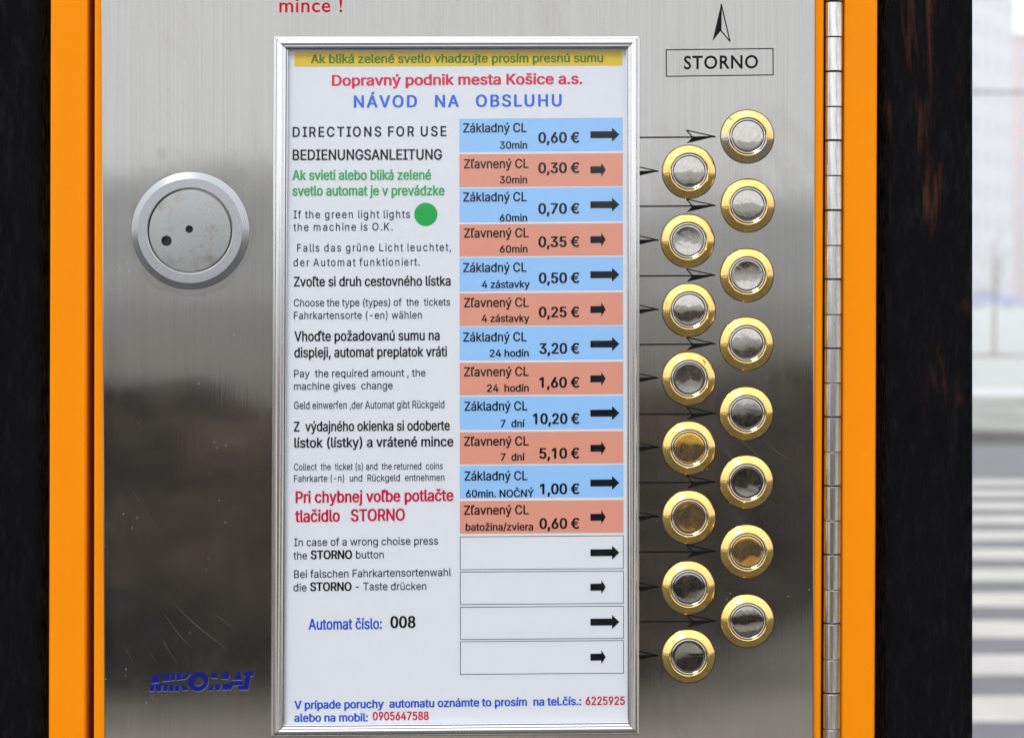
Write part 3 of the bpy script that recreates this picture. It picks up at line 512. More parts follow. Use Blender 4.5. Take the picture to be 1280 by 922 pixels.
 'Á': (686, [[23,0,288,727,395,727,662,0,565,0,410,432,400,461,389,494,377,532,364,575,349,626,332,684,350,684,333,625,318,574,304,530,292,492,281,460,272,432,121,0],[157,203,157,284,528,284,528,203],[304,798,372,941,470,941,376,798]]),
 'Ý': (674, [[291,0,291,298,23,727,130,727,275,492,290,467,304,442,318,417,330,392,343,362,357,329,320,329,333,363,346,393,359,419,372,443,386,467,401,492,545,727,650,727,383,298,383,0],[299,798,367,941,464,941,370,798]]),
 'á': (556, [[228,-12,195,-10,164,-4,135,7,109,22,86,41,68,64,54,90,46,120,43,154,45,183,52,209,62,230,75,248,92,263,111,276,132,286,155,295,179,301,204,306,229,311,255,314,285,318,312,321,334,324,353,327,368,331,379,336,387,343,392,352,394,364,394,367,392,388,388,407,381,424,371,438,358,450,343,460,324,467,303,471,280,473,255,471,233,467,213,461,196,452,181,442,168,430,158,417,149,404,59,416,73,447,91,473,112,495,136,512,162,526,190,536,219,544,248,548,277,549,297,549,319,546,342,542,365,536,387,527,408,515,428,500,446,481,461,458,472,430,479,397,481,359,481,0,395,0,345,22,328,11,308,1,284,-6,258,-11],[243,65,274,67,302,73,326,84,346,98,363,114,376,133,386,154,392,175,394,197,359,257,345,254,331,251,316,249,301,247,286,245,273,243,261,241,251,240,230,237,211,232,192,227,175,219,160,210,148,199,139,186,133,169,131,150,133,132,138,117,146,103,156,92,170,82,185,75,203,69,222,66],[232,613,300,756,398,756,303,613]]),
 'ä': (556, [[228,-12,195,-10,164,-4,135,7,109,22,86,41,68,64,54,90,46,120,43,154,45,183,52,209,62,230,75,248,92,263,111,276,132,286,155,295,179,301,204,306,229,311,255,314,285,318,312,321,334,324,353,327,368,331,379,336,387,343,392,352,394,364,394,367,392,388,388,407,381,424,371,438,358,450,343,460,324,467,303,471,280,473,255,471,233,467,213,461,196,452,181,442,168,430,158,417,149,404,59,416,73,447,91,473,112,495,136,512,162,526,190,536,219,544,248,548,277,549,297,549,319,546,342,542,365,536,387,527,408,515,428,500,446,481,461,458,472,430,479,397,481,359,481,0,395,0,345,22,328,11,308,1,284,-6,258,-11],[243,65,274,67,302,73,326,84,346,98,363,114,376,133,386,154,392,175,394,197,359,257,345,254,331,251,316,249,301,247,286,245,273,243,261,241,251,240,230,237,211,232,192,227,175,219,160,210,148,199,139,186,133,169,131,150,133,132,138,117,146,103,156,92,170,82,185,75,203,69,222,66],[373,633,358,635,344,640,332,650,323,662,317,675,315,690,317,706,323,719,332,731,344,740,358,746,373,748,388,746,402,740,414,731,423,719,429,706,431,690,429,675,423,662,414,650,402,640,388,635],[168,633,153,635,139,640,127,650,117,662,112,675,110,690,112,706,117,719,127,731,139,740,153,746,168,748,183,746,197,740,209,731,218,719,224,706,225,690,224,675,218,662,209,650,197,640,183,635]]),
 'é': (577, [[303,-12,253,-8,207,4,167,23,132,50,103,83,80,121,62,165,52,214,49,267,52,320,62,369,79,414,102,453,130,487,164,514,203,533,246,545,293,549,323,548,351,543,380,535,407,523,433,507,456,487,477,463,495,435,510,403,521,366,528,324,530,277,530,242,138,242,139,216,146,182,158,152,174,126,193,105,216,88,242,76,271,68,303,66,325,67,344,70,363,75,379,83,394,92,408,104,420,118,429,133,522,130,511,103,497,78,479,56,457,36,432,20,404,6,373,-4,339,-10],[441,323,435,355,425,384,412,409,396,431,375,448,351,461,324,469,293,472,262,469,234,461,209,448,188,430,170,409,156,385,145,359,139,331],[253,613,321,756,419,756,324,613]]),
 'í': (238, [[75,0,75,542,162,542,162,0],[81,613,149,756,247,756,153,613]]),
 'ú': (586, [[261,-7,226,-5,193,3,164,15,138,33,117,56,99,84,86,117,78,155,75,199,75,542,162,542,162,206,166,167,177,134,196,107,220,87,251,76,286,72,311,74,334,79,356,89,375,102,392,118,405,138,415,162,421,188,423,218,423,542,510,542,510,0,426,0,439,131,420,86,396,50,367,24,335,7,299,-4],[254,613,323,756,420,756,326,613]]),
 'ü': (586, [[261,-7,226,-5,193,3,164,15,138,33,117,56,99,84,86,117,78,155,75,199,75,542,162,542,162,206,166,167,177,134,196,107,220,87,251,76,286,72,311,74,334,79,356,89,375,102,392,118,405,138,415,162,421,188,423,218,423,542,510,542,510,0,426,0,439,131,420,86,396,50,367,24,335,7,299,-4],[396,633,381,635,367,640,355,650,345,662,340,675,338,690,340,706,345,719,355,731,367,740,381,746,396,748,411,746,424,740,436,731,446,719,451,706,453,690,451,675,446,662,436,650,424,640,411,635],[190,633,175,635,161,640,149,650,140,662,134,675,132,690,134,706,140,719,149,731,161,740,175,746,190,748,205,746,219,740,231,731,240,719,246,706,248,690,246,675,240,662,231,650,219,640,205,635]]),
 'ý': (556, [[68,-198,88,-122,102,-125,118,-128,134,-128,148,-127,162,-123,174,-116,186,-106,197,-92,207,-73,215,-51,232,-2,25,542,121,542,236,222,248,189,258,156,267,124,276,92,284,61,294,30,263,30,272,61,280,92,289,124,299,157,309,189,320,222,436,542,531,542,292,-83,280,-110,267,-133,252,-153,236,-170,218,-183,199,-194,178,-201,155,-206,131,-207,117,-207,104,-206,92,-204,82,-202,74,-200],[240,613,308,756,405,756,311,613]]),
 'Č': (729, [[382,-10,322,-5,266,10,215,36,169,70,131,113,100,165,76,224,62,290,58,363,62,436,76,503,100,562,131,613,169,656,215,691,266,716,322,732,382,737,418,735,453,730,486,721,518,708,547,692,575,673,599,651,621,626,640,598,655,567,667,534,676,498,584,498,577,522,568,544,556,564,543,582,528,598,511,612,492,624,472,634,451,642,428,647,405,650,382,651,339,648,299,636,262,618,229,592,202,559,179,520,162,474,151,422,148,363,151,305,162,253,179,207,202,167,230,135,263,109,300,90,339,79,382,76,405,77,428,80,451,86,472,93,492,103,511,115,528,129,543,145,556,163,568,184,577,206,584,229,676,229,668,194,656,160,640,130,622,102,600,76,575,54,548,35,518,19,487,7,453,-2,418,-8],[310,941,381,856,450,941,537,941,537,937,422,807,339,807,224,937,224,941]]),
 'č': (565, [[296,-12,249,-8,206,4,167,23,132,50,104,83,80,121,63,166,52,215,49,268,52,322,63,371,80,416,104,455,132,488,167,514,206,534,249,545,296,549,322,548,347,545,372,539,394,531,416,521,436,509,454,494,471,478,486,460,498,440,509,419,517,396,433,374,428,388,422,401,415,413,406,424,397,435,386,444,374,452,360,459,346,464,330,468,314,471,296,471,262,468,233,459,207,443,186,423,168,398,155,369,145,337,140,304,138,268,140,233,145,199,155,168,168,139,186,115,207,94,233,79,262,69,296,66,314,67,331,70,347,74,361,79,375,86,387,94,398,104,408,115,417,127,424,139,430,153,435,167,519,146,511,123,500,101,488,80,473,62,456,45,438,30,417,18,396,7,373,-1,348,-7,323,-11],[226,756,296,671,365,756,453,756,453,752,338,622,255,622,140,752,140,756]]),
 'ď': (704, [[279,-12,236,-8,196,4,159,23,127,49,100,82,78,121,62,165,52,215,49,270,52,324,62,374,78,418,100,457,128,489,160,515,196,534,236,546,280,549,311,548,339,542,362,533,381,521,444,727,531,727,531,0,447,0,396,30,380,17,361,5,338,-4,310,-10],[292,67,323,70,351,78,376,93,397,112,414,136,428,164,438,197,444,232,445,271,444,309,438,344,428,376,415,403,397,427,376,446,352,460,324,469,292,471,260,468,231,460,207,445,186,425,168,401,155,373,145,342,140,308,138,271,140,233,145,199,155,167,169,138,186,114,207,94,232,79,260,70],[598,577,598,761,686,761,660,577]]),
 'ľ': (323, [[199,-3,161,0,130,11,106,29,89,53,79,84,75,121,75,727,162,727,162,141,164,119,167,101,172,89,180,81,192,76,209,74,217,74,224,75,229,75,234,76,238,77,242,78,258,4,250,2,241,0,231,-1,220,-2,210,-3],[232,577,232,761,320,761,295,577]]),
 'š': (522, [[260,-12,224,-10,191,-4,160,5,133,18,109,34,88,54,72,78,59,104,51,135,134,152,144,125,158,103,177,86,201,74,228,67,259,65,294,68,324,76,349,89,368,106,379,125,383,147,381,165,374,180,363,194,347,205,327,215,303,222,213,243,168,257,132,275,103,297,83,324,71,356,67,391,70,421,78,449,93,474,112,496,136,514,164,529,196,541,230,547,267,549,303,547,334,542,363,532,388,519,409,504,427,485,442,463,454,440,463,414,383,396,375,416,363,434,347,451,326,464,300,473,268,475,237,473,210,465,187,453,169,437,159,418,155,396,158,377,165,361,177,348,194,336,217,327,245,319,328,299,373,285,410,267,438,245,457,218,469,187,473,152,470,122,461,93,446,67,426,44,401,25,371,9,337,-2,300,-9],[196,756,266,671,335,756,423,756,423,752,307,622,224,622,110,752,110,756]]),
 'ž': (544, [[60,0,60,65,363,457,68,462,68,542,475,542,475,473,180,86,484,81,484,0],[197,756,267,671,336,756,424,756,308,622,225,622,111,752]]),
 '€': (663, [[520,470,487,399,23,399,49,470],[458,328,425,256,23,256,49,328],[605,662,569,585,554,598,539,609,523,619,506,629,489,636,470,643,451,648,432,650,411,651,373,648,337,637,304,618,275,593,250,561,230,521,214,475,205,422,202,363,205,304,214,252,230,205,250,166,275,134,304,108,337,90,373,79,411,76,432,77,452,79,471,84,489,90,506,98,522,106,538,116,552,126,566,137,603,61,576,39,547,22,516,8,482,-2,447,-8,411,-10,355,-5,304,10,256,35,214,70,179,113,150,164,129,223,116,290,112,363,116,437,129,503,150,562,179,614,214,657,256,691,304,717,355,732,411,737,447,735,482,728,516,718,547,703,577,685]]),
 ' ': (268, []),
}
tc_ = bpy.data.curves.new('t', 'FONT'); tc_.resolution_u = 3; tc_.fill_mode = 'FRONT'
to_ = bpy.data.objects.new('t', tc_); C.objects.link(to_)
def tmesh_humanist(body, sp, off):
    tc_.body = body; tc_.space_character = sp; tc_.offset = off
    bpy.context.view_layer.update()
    return bpy.data.meshes.new_from_object(to_.evaluated_get(bpy.context.evaluated_depsgraph_get()))
def tmesh(body, sp=1.0, off=0.0, human=False):
    if human: return tmesh_humanist(body, sp, off)
    extra = max(0.0, off-.013); off = min(off, .013); vs_, fs_ = [], []; x = 0      # heavier weights: strokes widened sideways in thin layers of print
    for ch in body:
        adv, loops = GLYPHS[ch]
        area = lambda p: sum(p[i][0]*p[(i+1) % len(p)][1]-p[(i+1) % len(p)][0]*p[i][1] for i in range(len(p)))/2
        L_ = [[(lp[2*q], lp[2*q+1]) for q in range(len(lp)//2)] for lp in loops]
        if L_:
            sgn = SIGN; outer = [p for p in L_ if area(p)*sgn > 0]; holes = [p for p in L_ if area(p)*sgn <= 0]
            for k_, p in enumerate(outer):
                mine = [h for h in holes if inside(h[0], p) and (len(outer) == 1 or min(outer, key=lambda q: abs(area(q)) if inside(h[0], q) else 1e12) is p)]
                cu = bpy.data.curves.new('c', 'CURVE'); cu.dimensions = '2D'; cu.fill_mode = 'BOTH'; cu.offset = off
                for l in [p]+mine:
                    sp_ = cu.splines.new('POLY'); sp_.points.add(len(l)-1); sp_.use_cyclic_u = True
                    for q, c in enumerate(l): sp_.points[q].co = (x/1000+c[0]/1000, c[1]/1000, 0, 1)
                o = bpy.data.objects.new('c', cu); me = bpy.data.meshes.new_from_object(o); n0 = len(vs_)
                vs_ += [(v.co.x, v.co.y, k_*1.0) for v in me.vertices]; fs_ += [[i+n0 for i in f.vertices] for f in me.polygons]
                bpy.data.objects.remove(o); bpy.data.curves.remove(cu); bpy.data.meshes.remove(me)
        x += adv*sp
    if extra > 0:
        base_v, base_f = vs_, fs_; vs_, fs_ = [], []
        for q_, dx in enumerate((-extra, 0, extra)):
            n0 = len(vs_); vs_ += [(vx+dx, vy, vz+3.0*q_) for vx, vy, vz in base_v]; fs_ += [[i+n0 for i in f] for f in base_f]
    me = bpy.data.meshes.new('text'); me.from_pydata(vs_, [], fs_); return me
def inside(pt, p):
    r = False; x, y = pt
    for i in range(len(p)):
        (x1, y1), (x2, y2) = p[i], p[i-1]
        if (y1 > y) != (y2 > y) and x < (x2-x1)*(y-y1)/(y2-y1)+x1: r = not r
    return r
SIGN = -1
def bb(me):
    xs = [v.co.x for v in me.vertices]; return min(xs), max(xs)
CAPS = {False: .727, True: max(v.co.y for v in tmesh('H', human=True).vertices)}
def text(body, x0, x1, base, cap, m, off=0.0, sx=None, base1=None, dep=D2, parent=None, label=None, name='lettering', human=False):
    """x0..x1 and baseline in photograph pixels; glyph x scale sx with spacing solved, or fitted by x scale"""
    s = cap/CAPS[human]
    me = tmesh(body, 1.0, off, human); a, b = bb(me)
    if sx is None: kx = (x1-x0)/((b-a)); 
    else:
        me2 = tmesh(body, 1.4, off, human); a2, b2 = bb(me2); w1, w2 = b-a, b2-a2
        kx = s*sx; want = (x1-x0)/kx
        sp = 1+(want-w1)*.4/max(1e-6, (w2-w1)); bpy.data.meshes.remove(me)
        me = tmesh(body, sp, off, human); a, b = bb(me)
    if base1 is None: base1 = base-.0065*(x1-x0)
    for v in me.vertices:
        px = x0+(v.co.x-a)*kx; py = base+(base1-base)*(px-x0)/max(1, x1-x0)-v.co.y*s
        v.co = Vector(((px-640)*PX, dep-v.co.z*.000005, H+(362-py)*PX))
    o = link(name, me, parent or sheet_o, m)
    if label: o['label'] = label
    return o
B1, B2, B3 = .026, .034, .042
poly_strip = poly([(368, 65), (778, 63.4), (778, 82.2), (368, 83.4)], D1); link('yellow_strip', poly_strip, sheet_o, F_YEL)
text('Ak bliká zelené svetlo vhadzujte prosím presnú sumu', 388.5, 754, 79.4, 10.6, I_OLIVE, B2, base1=78)
text('Dopravný podnik mesta Košice a.s.', 415, 728, 107.4, 13, I_PINK, B2, base1=105)
text('NÁVOD   NA   OBSLUHU', 442.4, 702, 134.6, 14.6, I_LBLUE, B2, sx=.97, base1=132.9)
text('DIRECTIONS FOR USE', 366, 558, 171.4, 12.2, I_BLACK, B1, sx=.86, base1=170.3)
text('BEDIENUNGSANLEITUNG', 366, 553.5, 200.2, 12.8, I_BLACK, B1, sx=.84, base1=199.6)
text('Ak svieti alebo bliká zelené', 365.5, 539, 225, 12, I_GREEN, B2, base1=224.5)
text('svetlo automat je v prevádzke', 365.5, 555.7, 244.5, 12, I_GREEN, B2, base1=244)
text('If the green light lights', 367, 512.6, 273, 9.6, I_SOFT, .007, sx=.88, base1=272.4)
text('the machine is O.K.', 367, 491, 288.7, 9.6, I_SOFT, .007, sx=.88, base1=288)
text('Falls das grüne Licht leuchtet,', 371.6, 563.8, 314.6, 9.6, I_SOFT, .007, sx=.84, base1=313.6)
text('der Automat funktioniert.', 367, 524.6, 332.8, 9.6, I_SOFT, .007, sx=.84, base1=332)
text('Zvoľte si druh cestovného lístka', 367.5, 563.3, 357.9, 11.9, I_BLACK, B1, base1=356.8)
text('Choose the type (types) of  the  tickets', 367.5, 562.7, 383, 9.3, I_SOFT, .007, base1=381.8)
text('Fahrkartensorte (-en) wählen', 367.5, 527.4, 398.8, 9.3, I_SOFT, .007, sx=.86, base1=398)
text('Vhoďte požadovanú sumu na', 368, 549.7, 426.2, 12.1, I_BLACK, B1, base1=424.8)
text('displeji, automat preplatok vráti', 368, 558.8, 446.4, 12.1, I_BLACK, B1, base1=445)
text('Pay  the required amount , the', 367.7, 532, 471.2, 9.3, I_SOFT, .007, base1=470.2)
text('machine gives  change', 367.7, 491, 487, 9.3, I_SOFT, .007, base1=486)
text('Geld einwerfen ,der Automat gibt Rückgeld', 367.7, 555.5, 511, 9.4, I_SOFT, .007, base1=509.6)
text('Z  výdajného okienka si odoberte', 367.5, 562.3, 538.8, 12, I_BLACK, B1, base1=537.2)
text('lístok (lístky) a vrátené mince', 368, 566.8, 559, 12, I_BLACK, B1, base1=557.2)
text('Collect  the  ticket (s) and  the returned  coins', 367.7, 553.5, 587.4, 8.5, I_SOFT, .007, base1=586)
text('Fahrkarte (-n)  und  Rückgeld  entnehmen', 367.7, 555.5, 601.9, 8.5, I_SOFT, .007, base1=600.2)
text('Pri chybnej voľbe potlačte', 369.6, 566.8, 628, 14.2, I_RED, B2, base1=625.2)
text('tlačidlo   STORNO', 369, 506.3, 651.8, 14.6, I_RED, B2, base1=649.7)
text('In case of a wrong choise press', 367.8, 547.7, 681.9, 9.5, I_SOFT, .007, base1=679.8)
text('the', 367, 384, 698.3, 9.5, I_SOFT, .007); text('STORNO', 388.5, 440.3, 698, 10.6, I_BLACK, B3); text('button', 445, 479.8, 697.2, 9.5, I_SOFT, .007)
text('Bei falschen Fahrkartensortenwahl', 367.8, 564, 721.7, 9.6, I_SOFT, .007, base1=719)
text('die', 367, 383.4, 738.2, 9.5, I_SOFT, .007); text('STORNO', 387.7, 439.7, 737.8, 10.6, I_BLACK, B3); text('- Taste drücken', 444.7, 533, 737, 9.5, I_SOFT, .007)
text('Automat číslo:', 385.7, 477.5, 786, 13.2, I_BLUE, B1, base1=785); text('008', 488, 519.5, 783.8, 14.3, I_BLACK, B3)
text('V prípade poruchy  automatu oznámte to prosím  na tel.čís.:', 368, 726.5, 885, 10, I_BLUE, B2, base1=880)
text('6225925', 732, 781, 880, 10.2, I_RED, B2); text('alebo na mobil:', 368, 460, 901, 10, I_BLUE, B2); text('0905647588', 466, 536, 899, 10.2, I_RED, B2)
# green dot
bm = bmesh.new(); bm.faces.new([bm.verts.new(P(532.3+14.4*math.cos(a*math.pi/24), 268+14.4*math.sin(a*math.pi/24), 0)+Vector((0, D2, 0))) for a in range(48)])
me = bpy.data.meshes.new('dot'); bm.to_mesh(me); bm.free(); link('green_dot', me, sheet_o, I_DOT)

# fare rows: top, bottom (left edge), heading baseline, small text, x0,x1,baseline, price, x0, baseline, arrow centre
rows = [
 (148.6, 190.0, 165.8, '30min', 624.6, 659, 186.2, '0,60 €', 672.8, 178.7, 168.6),
 (193.0, 234.0, 210.6, '30min', 624.6, 659, 229.4, '0,30 €', 672.8, 216.5, 212.4),
 (235.6, 277.7, 252.0, '60min', 624.6, 659, 277.0, '0,70 €', 672.8, 267.3, 256.0),
 (280.5, 320.6, 297.0, '60min', 624.7, 659.4, 315.8, '0,35 €', 673, 308.7, 299.6),
 (322.4, 364.0, 340.0, '4 zástavky', 602.3, 662.2, 359.9, '0,50 €', 673.4, 353.8, 343.4),
 (366.8, 407.4, 383.8, '4 zástavky', 602.0, 661.8, 402.4, '0,25 €', 673.4, 396.4, 386.8),
 (408.6, 450.4, 426.7, '24 hodín', 612, 661, 445.8, '3,20 €', 674, 441.8, 430.0),
 (453.4, 493.8, 470.0, '24  hodín', 608.6, 661, 489.4, '1,60 €', 674, 484.2, 473.4),
 (495.8, 537.0, 513.0, '7  dní', 625.8, 656.3, 533.5, '10,20 €', 666, 529.5, 516.2),
 (540.0, 580.2, 556.8, '7  dní', 625.8, 656.3, 575.2, '5,10 €', 674, 572.6, 560.0),
 (582.0, 622.5, 600.0, '60min. NOČNÝ', 582.3, 667.6, 621.0, '1,00 €', 674.8, 617.0, 603.4),
 (626.0, 666.7, 642.6, 'batožina/zviera', 582, 666.4, 662.6, '0,60 €', 674.2, 660.2, 646.2),
 (670.0, 711.8, None, None, 0, 0, 0, None, 0, 0, 690.4), (714.0, 755.2, None, None, 0, 0, 0, None, 0, 0, 733.4),
 (757.9, 798.8, None, None, 0, 0, 0, None, 0, 0, 777.0), (800.8, 842.3, None, None, 0, 0, 0, None, 0, 0, 820.8)]
for i, (t, b, hb, sm, sa, sb, sbase, pr, pa, pbase, ac) in enumerate(rows):
    xl, xr = 574.2+i*.06, 778.4+i*.09; tl = -1.5
    if hb:
        link('fare_row', poly([(xl, t), (xr, t+tl), (xr, b+tl), (xl, b)], D1), sheet_o, F_SALM if i % 2 else F_BLUE)
        if i % 2: text('Zľavnený CL', 580, 660.8, hb, 11.2, I_BLACK, .025)
        else: text('Základný CL', 579+(i > 6)*1.6, 658.3+(i > 6), hb, 11.2, I_BLACK, .025)
        text(sm, sa, sb, sbase, 9.0, I_BLACK, .030); text(pr, pa, 724.2, pbase, 12.8, I_BLACK, .042)
    else:
        bm = bmesh.new(); w = .75; q = [(xl, t), (xr, t+tl), (xr, b+tl), (xl, b)]
        qi = [(xl+w, t+w), (xr-w, t+tl+w), (xr-w, b+tl-w), (xl+w, b-w)]
        for a in range(4): c2 = (a+1) % 4; bm.faces.new([bm.verts.new(P(*z)+Vector((0, D1, 0))) for z in (q[a], q[c2], qi[c2], qi[a])])
        me = bpy.data.meshes.new('o'); bm.to_mesh(me); bm.free(); link('empty_fare_box', me, sheet_o, I_SOFT)
    hx0, hx1 = (751.6, 757.2) if i % 2 else (765, 774.2)
    c = ac
    link('fare_arrow', poly([(738, c-4.3), (hx0, c-4.5), (hx0, c-9.0), (hx1, c-.3), (hx0, c+8.7), (hx0, c+4.1), (738, c+4.3)], D2), sheet_o, I_BLACK)

# ------------------------------------------------------------------ prints on the steel sheet
def ring_mesh(outer, inner, dep):
    bm = bmesh.new(); n = len(outer)
    for a in range(n):
        b = (a+1) % n
        bm.faces.new([bm.verts.new(Vector(((x-640)*PX, dep, H+(362-y)*PX))) for x, y in (outer[a], outer[b], inner[b], inner[a])])
    me = bpy.data.meshes.new('r'); bm.to_mesh(me); bm.free(); return me
from mathutils.geometry import tessellate_polygon
def flatpoly(polys, dep):
    bm = bmesh.new()
    for p in polys:
        vv = [bm.verts.new(Vector(((x-640)*PX, dep, H+(362-y)*PX))) for x, y in p]
        for t in tessellate_polygon([[Vector((x, y, 0)) for x, y in p]]): bm.faces.new([vv[i] for i in t])
    me = bpy.data.meshes.new('f'); bm.to_mesh(me); bm.free(); return me
def seg(a, b, w):
    a, b = Vector(a), Vector(b); d = (b-a).normalized()*w/2; n_ = Vector((-d.y, d.x)); return [tuple(a-d*.4+n_), tuple(b+d*.4+n_), tuple(b+d*.4-n_), tuple(a-d*.4-n_)]
def head(x, y, parts):      # arrowhead pointing right, tip at (x, y)
    up, lo, no, tp = (x-36, y-8), (x-36, y+8.4), (x-28.5, y+.6), (x, y)
    parts += [[lo, no, tp], seg(up, tp, 1.5), seg(up, no, 1.5), seg(no, tp, 1.8)]
RY = [171, 257, 344, 429.5, 516.5, 602, 688.5, 775.5]; LY = [215, 301, 387.5, 473, 559.5, 646, 734, 819.5]
for y in RY:
    pp = []; head(894, y, pp); pp.append(seg((798, y+1.0), (867, y+.6), 1.9))
    link('panel_arrow', flatpoly(pp, PD), panel, P_BLACK)
for y in LY:
    pp = []; head(822.8, y-.8, pp); link('panel_arrow', flatpoly(pp, PD), panel, P_BLACK)
a, b, c, d = (901.4, 5.5), (890.4, 52), (901, 38.6), (912.4, 52)
link('storno_arrow', flatpoly([[a, b, c], seg(a, d, 1.5), seg(d, c, 1.5), seg(a, c, 1.4)], PD), panel, P_BLACK)
q = [(832, 62), (966.8, 60.4), (967, 94.6), (832.3, 96.4)]; w = 1.35
link('storno_box', ring_mesh(q, [(q[0][0]+w, q[0][1]+w), (q[1][0]-w, q[1][1]+w), (q[2][0]-w, q[2][1]-w), (q[3][0]+w, q[3][1]-w)], PD), panel, P_BLACK)
text('STORNO', 854.8, 947.6, 86.7, 16, P_BLACK, .017, sx=.92, base1=85.4, dep=PD, parent=panel, human=True)
text('mince !', 349.3, 428, 15.6, 17.5, P_RED, .012, sx=1.0, base1=15.4, dep=PD, parent=panel, human=True)
# three-piece slanted logo, letters cut by a slash either side of the O
def LA(pts): return [(183+u*.0547, 832+v*.0547) for u, v in pts]
def LB(pts): return [(250+u*.05625, 832+v*.05625) for u, v in pts]
LP = [LA(p) for p in (
 [(140,180),(278,182),(298,370),(115,388)], [(430,160),(565,165),(530,330),(350,350)], [(590,165),(685,165),(655,318),(555,325)],
 [(712,165),(825,160),(800,270),(815,262),(910,160),(1030,160),(910,290),(695,318)], [(108,405),(195,405),(178,565),(75,570)],
 [(215,412),(385,412),(330,570),(240,570)], [(405,415),(505,415),(482,565),(388,565)], [(530,425),(645,425),(612,570),(518,570)],
 [(675,432),(768,436),(738,570),(650,568)], [(778,438),(890,440),(950,550),(840,552)])]
LP += [LB(p) for p in (
 [(262,145),(375,142),(400,262),(252,265)], [(478,280),(545,130),(665,132),(635,290)], [(718,300),(855,125),(890,128),(930,305)],
 [(235,425),(300,415),(305,440),(290,535),(195,540)], [(340,415),(490,390),(435,525),(350,535)],
 [(520,390),(640,385),(700,345),(935,340),(950,418),(740,428),(690,520),(485,520)],
 [(985,125),(1205,120),(1190,215),(1130,215),(1070,520),(868,520),(848,432),(955,426),(975,460),(1010,230),(970,215)])]
L = lambda pts, dx=0, dy=0: [(x+dx, y+dy) for x, y in pts]
O = lambda rx, ry, dx=0, dy=0: [(248.4+rx*math.cos(a*math.pi/20)-.14*ry*math.sin(a*math.pi/20)+dx, 851.2+ry*math.sin(a*math.pi/20)+dy) for a in range(40)]
logo = link('logo', flatpoly([L(p) for p in LP], PD-.00004), panel, P_BLUE); logo['label'] = 'blue slanted logo lettering MIKOMAT'
link('logo_ring', ring_mesh(O(12.3, 12.2), O(6.2, 5.7), PD-.00004), panel, P_BLUE)
link('logo_outline', flatpoly([L(p, .1, .75) for p in LP], PD), panel, P_GREY)
link('logo_outline', ring_mesh(O(12.3, 12.2, .3, .6), O(6.2, 5.7, -.2, -.5), PD), panel, P_GREY)
bpy.data.objects.remove(to_)

# ------------------------------------------------------------------ push buttons
bez = lathe([(9.0, -.3), (11.0, -.05), (11.05, .25), (10.95, .5), (10.8, .66), (8.35, 2.25), (8.2, 2.42), (7.95, 2.5), (7.7, 2.44), (7.55, 2.25), (7.5, 1.4)], 96)
rng = lathe([(7.45, .9), (7.45, 2.0), (7.3, 2.2), (6.95, 2.28), (6.72, 2.15), (6.62, 1.5)], 96)
def capmesh(kind):
    dome = {0: .16, 1: -.16, 2: .34}[kind]
    pr = [(6.55, 1.2), (6.55, 1.95), (6.4, 2.12)]
    for r in (6.2, 5.6, 4.6, 3.4, 2.2, 1.1, 0): pr.append((r, 2.15+dome*(1-(r/6.4)**2)))
    return lathe(pr, 96, 30)
caps = [capmesh(0), capmesh(1), capmesh(2)]
seat = lathe([(10.9, .02), (11.22, .02), (11.3, .10), (10.9, .14)], 64)
M_SEAT = flat('seat_dark', (.03, .022, .012, 1), .8, .1)  # thin dark ring that draws a contact line round each bezel
def button(px, py, mb, mc, kind, tilt=(0, 0)):
    p = P(px, py)
    bz = bez.copy() if mb is M_BRASSW else bez
    o = child('push_button', bz, TM, mb); o.location = p+Vector((0, -.0003, 0))-TM.location
    r = child('button_ring', rng, o, M_RING); child('button_base_ring', seat, o, M_SEAT)
    c_ = caps[kind].copy(); c = child('button_cap', c_, o, mc); c.rotation_euler = (math.radians(tilt[0]), 0, math.radians(tilt[1]))
    return o
rk = [(M_BRASSW, M_CAP, 0), (M_BRASS, M_CAP, 0), (M_BRASS, M_CAP, 1), (M_BRASS, M_CAP, 0), (M_BRASS, M_CAPD, 0), (M_BRASS, M_CAPD, 1), (M_BRASS, M_CAPG, 0), (M_BRASS, M_CAPD, 2)]
lk = [(M_BRASS, M_CAP, 0), (M_BRASS, M_CAP, 1), (M_BRASS, M_CAP, 2), (M_BRASS, M_CAP, 1), (M_BRASS, M_CAPG, 0), (M_BRASS, M_CAPG, 1), (M_BRASS, M_CAPD, 0), (M_BRASS, M_CAPD, 1)]
for y, x, (a, b, k_) in zip(RY, [934, 934.5, 933.5, 933, 932.8, 933, 933.5, 934], rk):
    o = button(x, y, a, b, k_, (random.uniform(-.6, .6), random.uniform(-.8, .8)))
    if a is M_BRASSW: o['label'] = 'push button with silvery worn bezel'
for y, x, (a, b, k_) in zip(LY, [861, 859.5, 861, 860.8, 861, 861, 860.5, 860.5], lk):
    button(x, y, a, b, k_, (random.uniform(-.6, .6), random.uniform(-.8, .8)))

# ------------------------------------------------------------------ round lock
lp = P(238.4, 288.6)
pr = [(22.5, -.2), (24.45, -.02), (24.5, .5)]
for g_ in range(4):
    r = 24.4-g_*.64; h = .62+g_*.43; pr += [(r, h), (r-.48, h+.32), (r-.54, h+.26), (r-.60, h+.30)]
pr += [(21.85, 2.42), (21.75, 2.46), (18.0, 2.46), (17.7, 2.38), (17.55, 2.1), (17.5, .8)]
lk_ = child('lock_ring', lathe(pr, 128, 8), TM, M_TURN); lk_.location = lp+Vector((0, -.0003, 0))-TM.location
cyl = [(17.3, .8), (17.3, 2.5), (17.1, 2.72), (16.8, 2.75)]
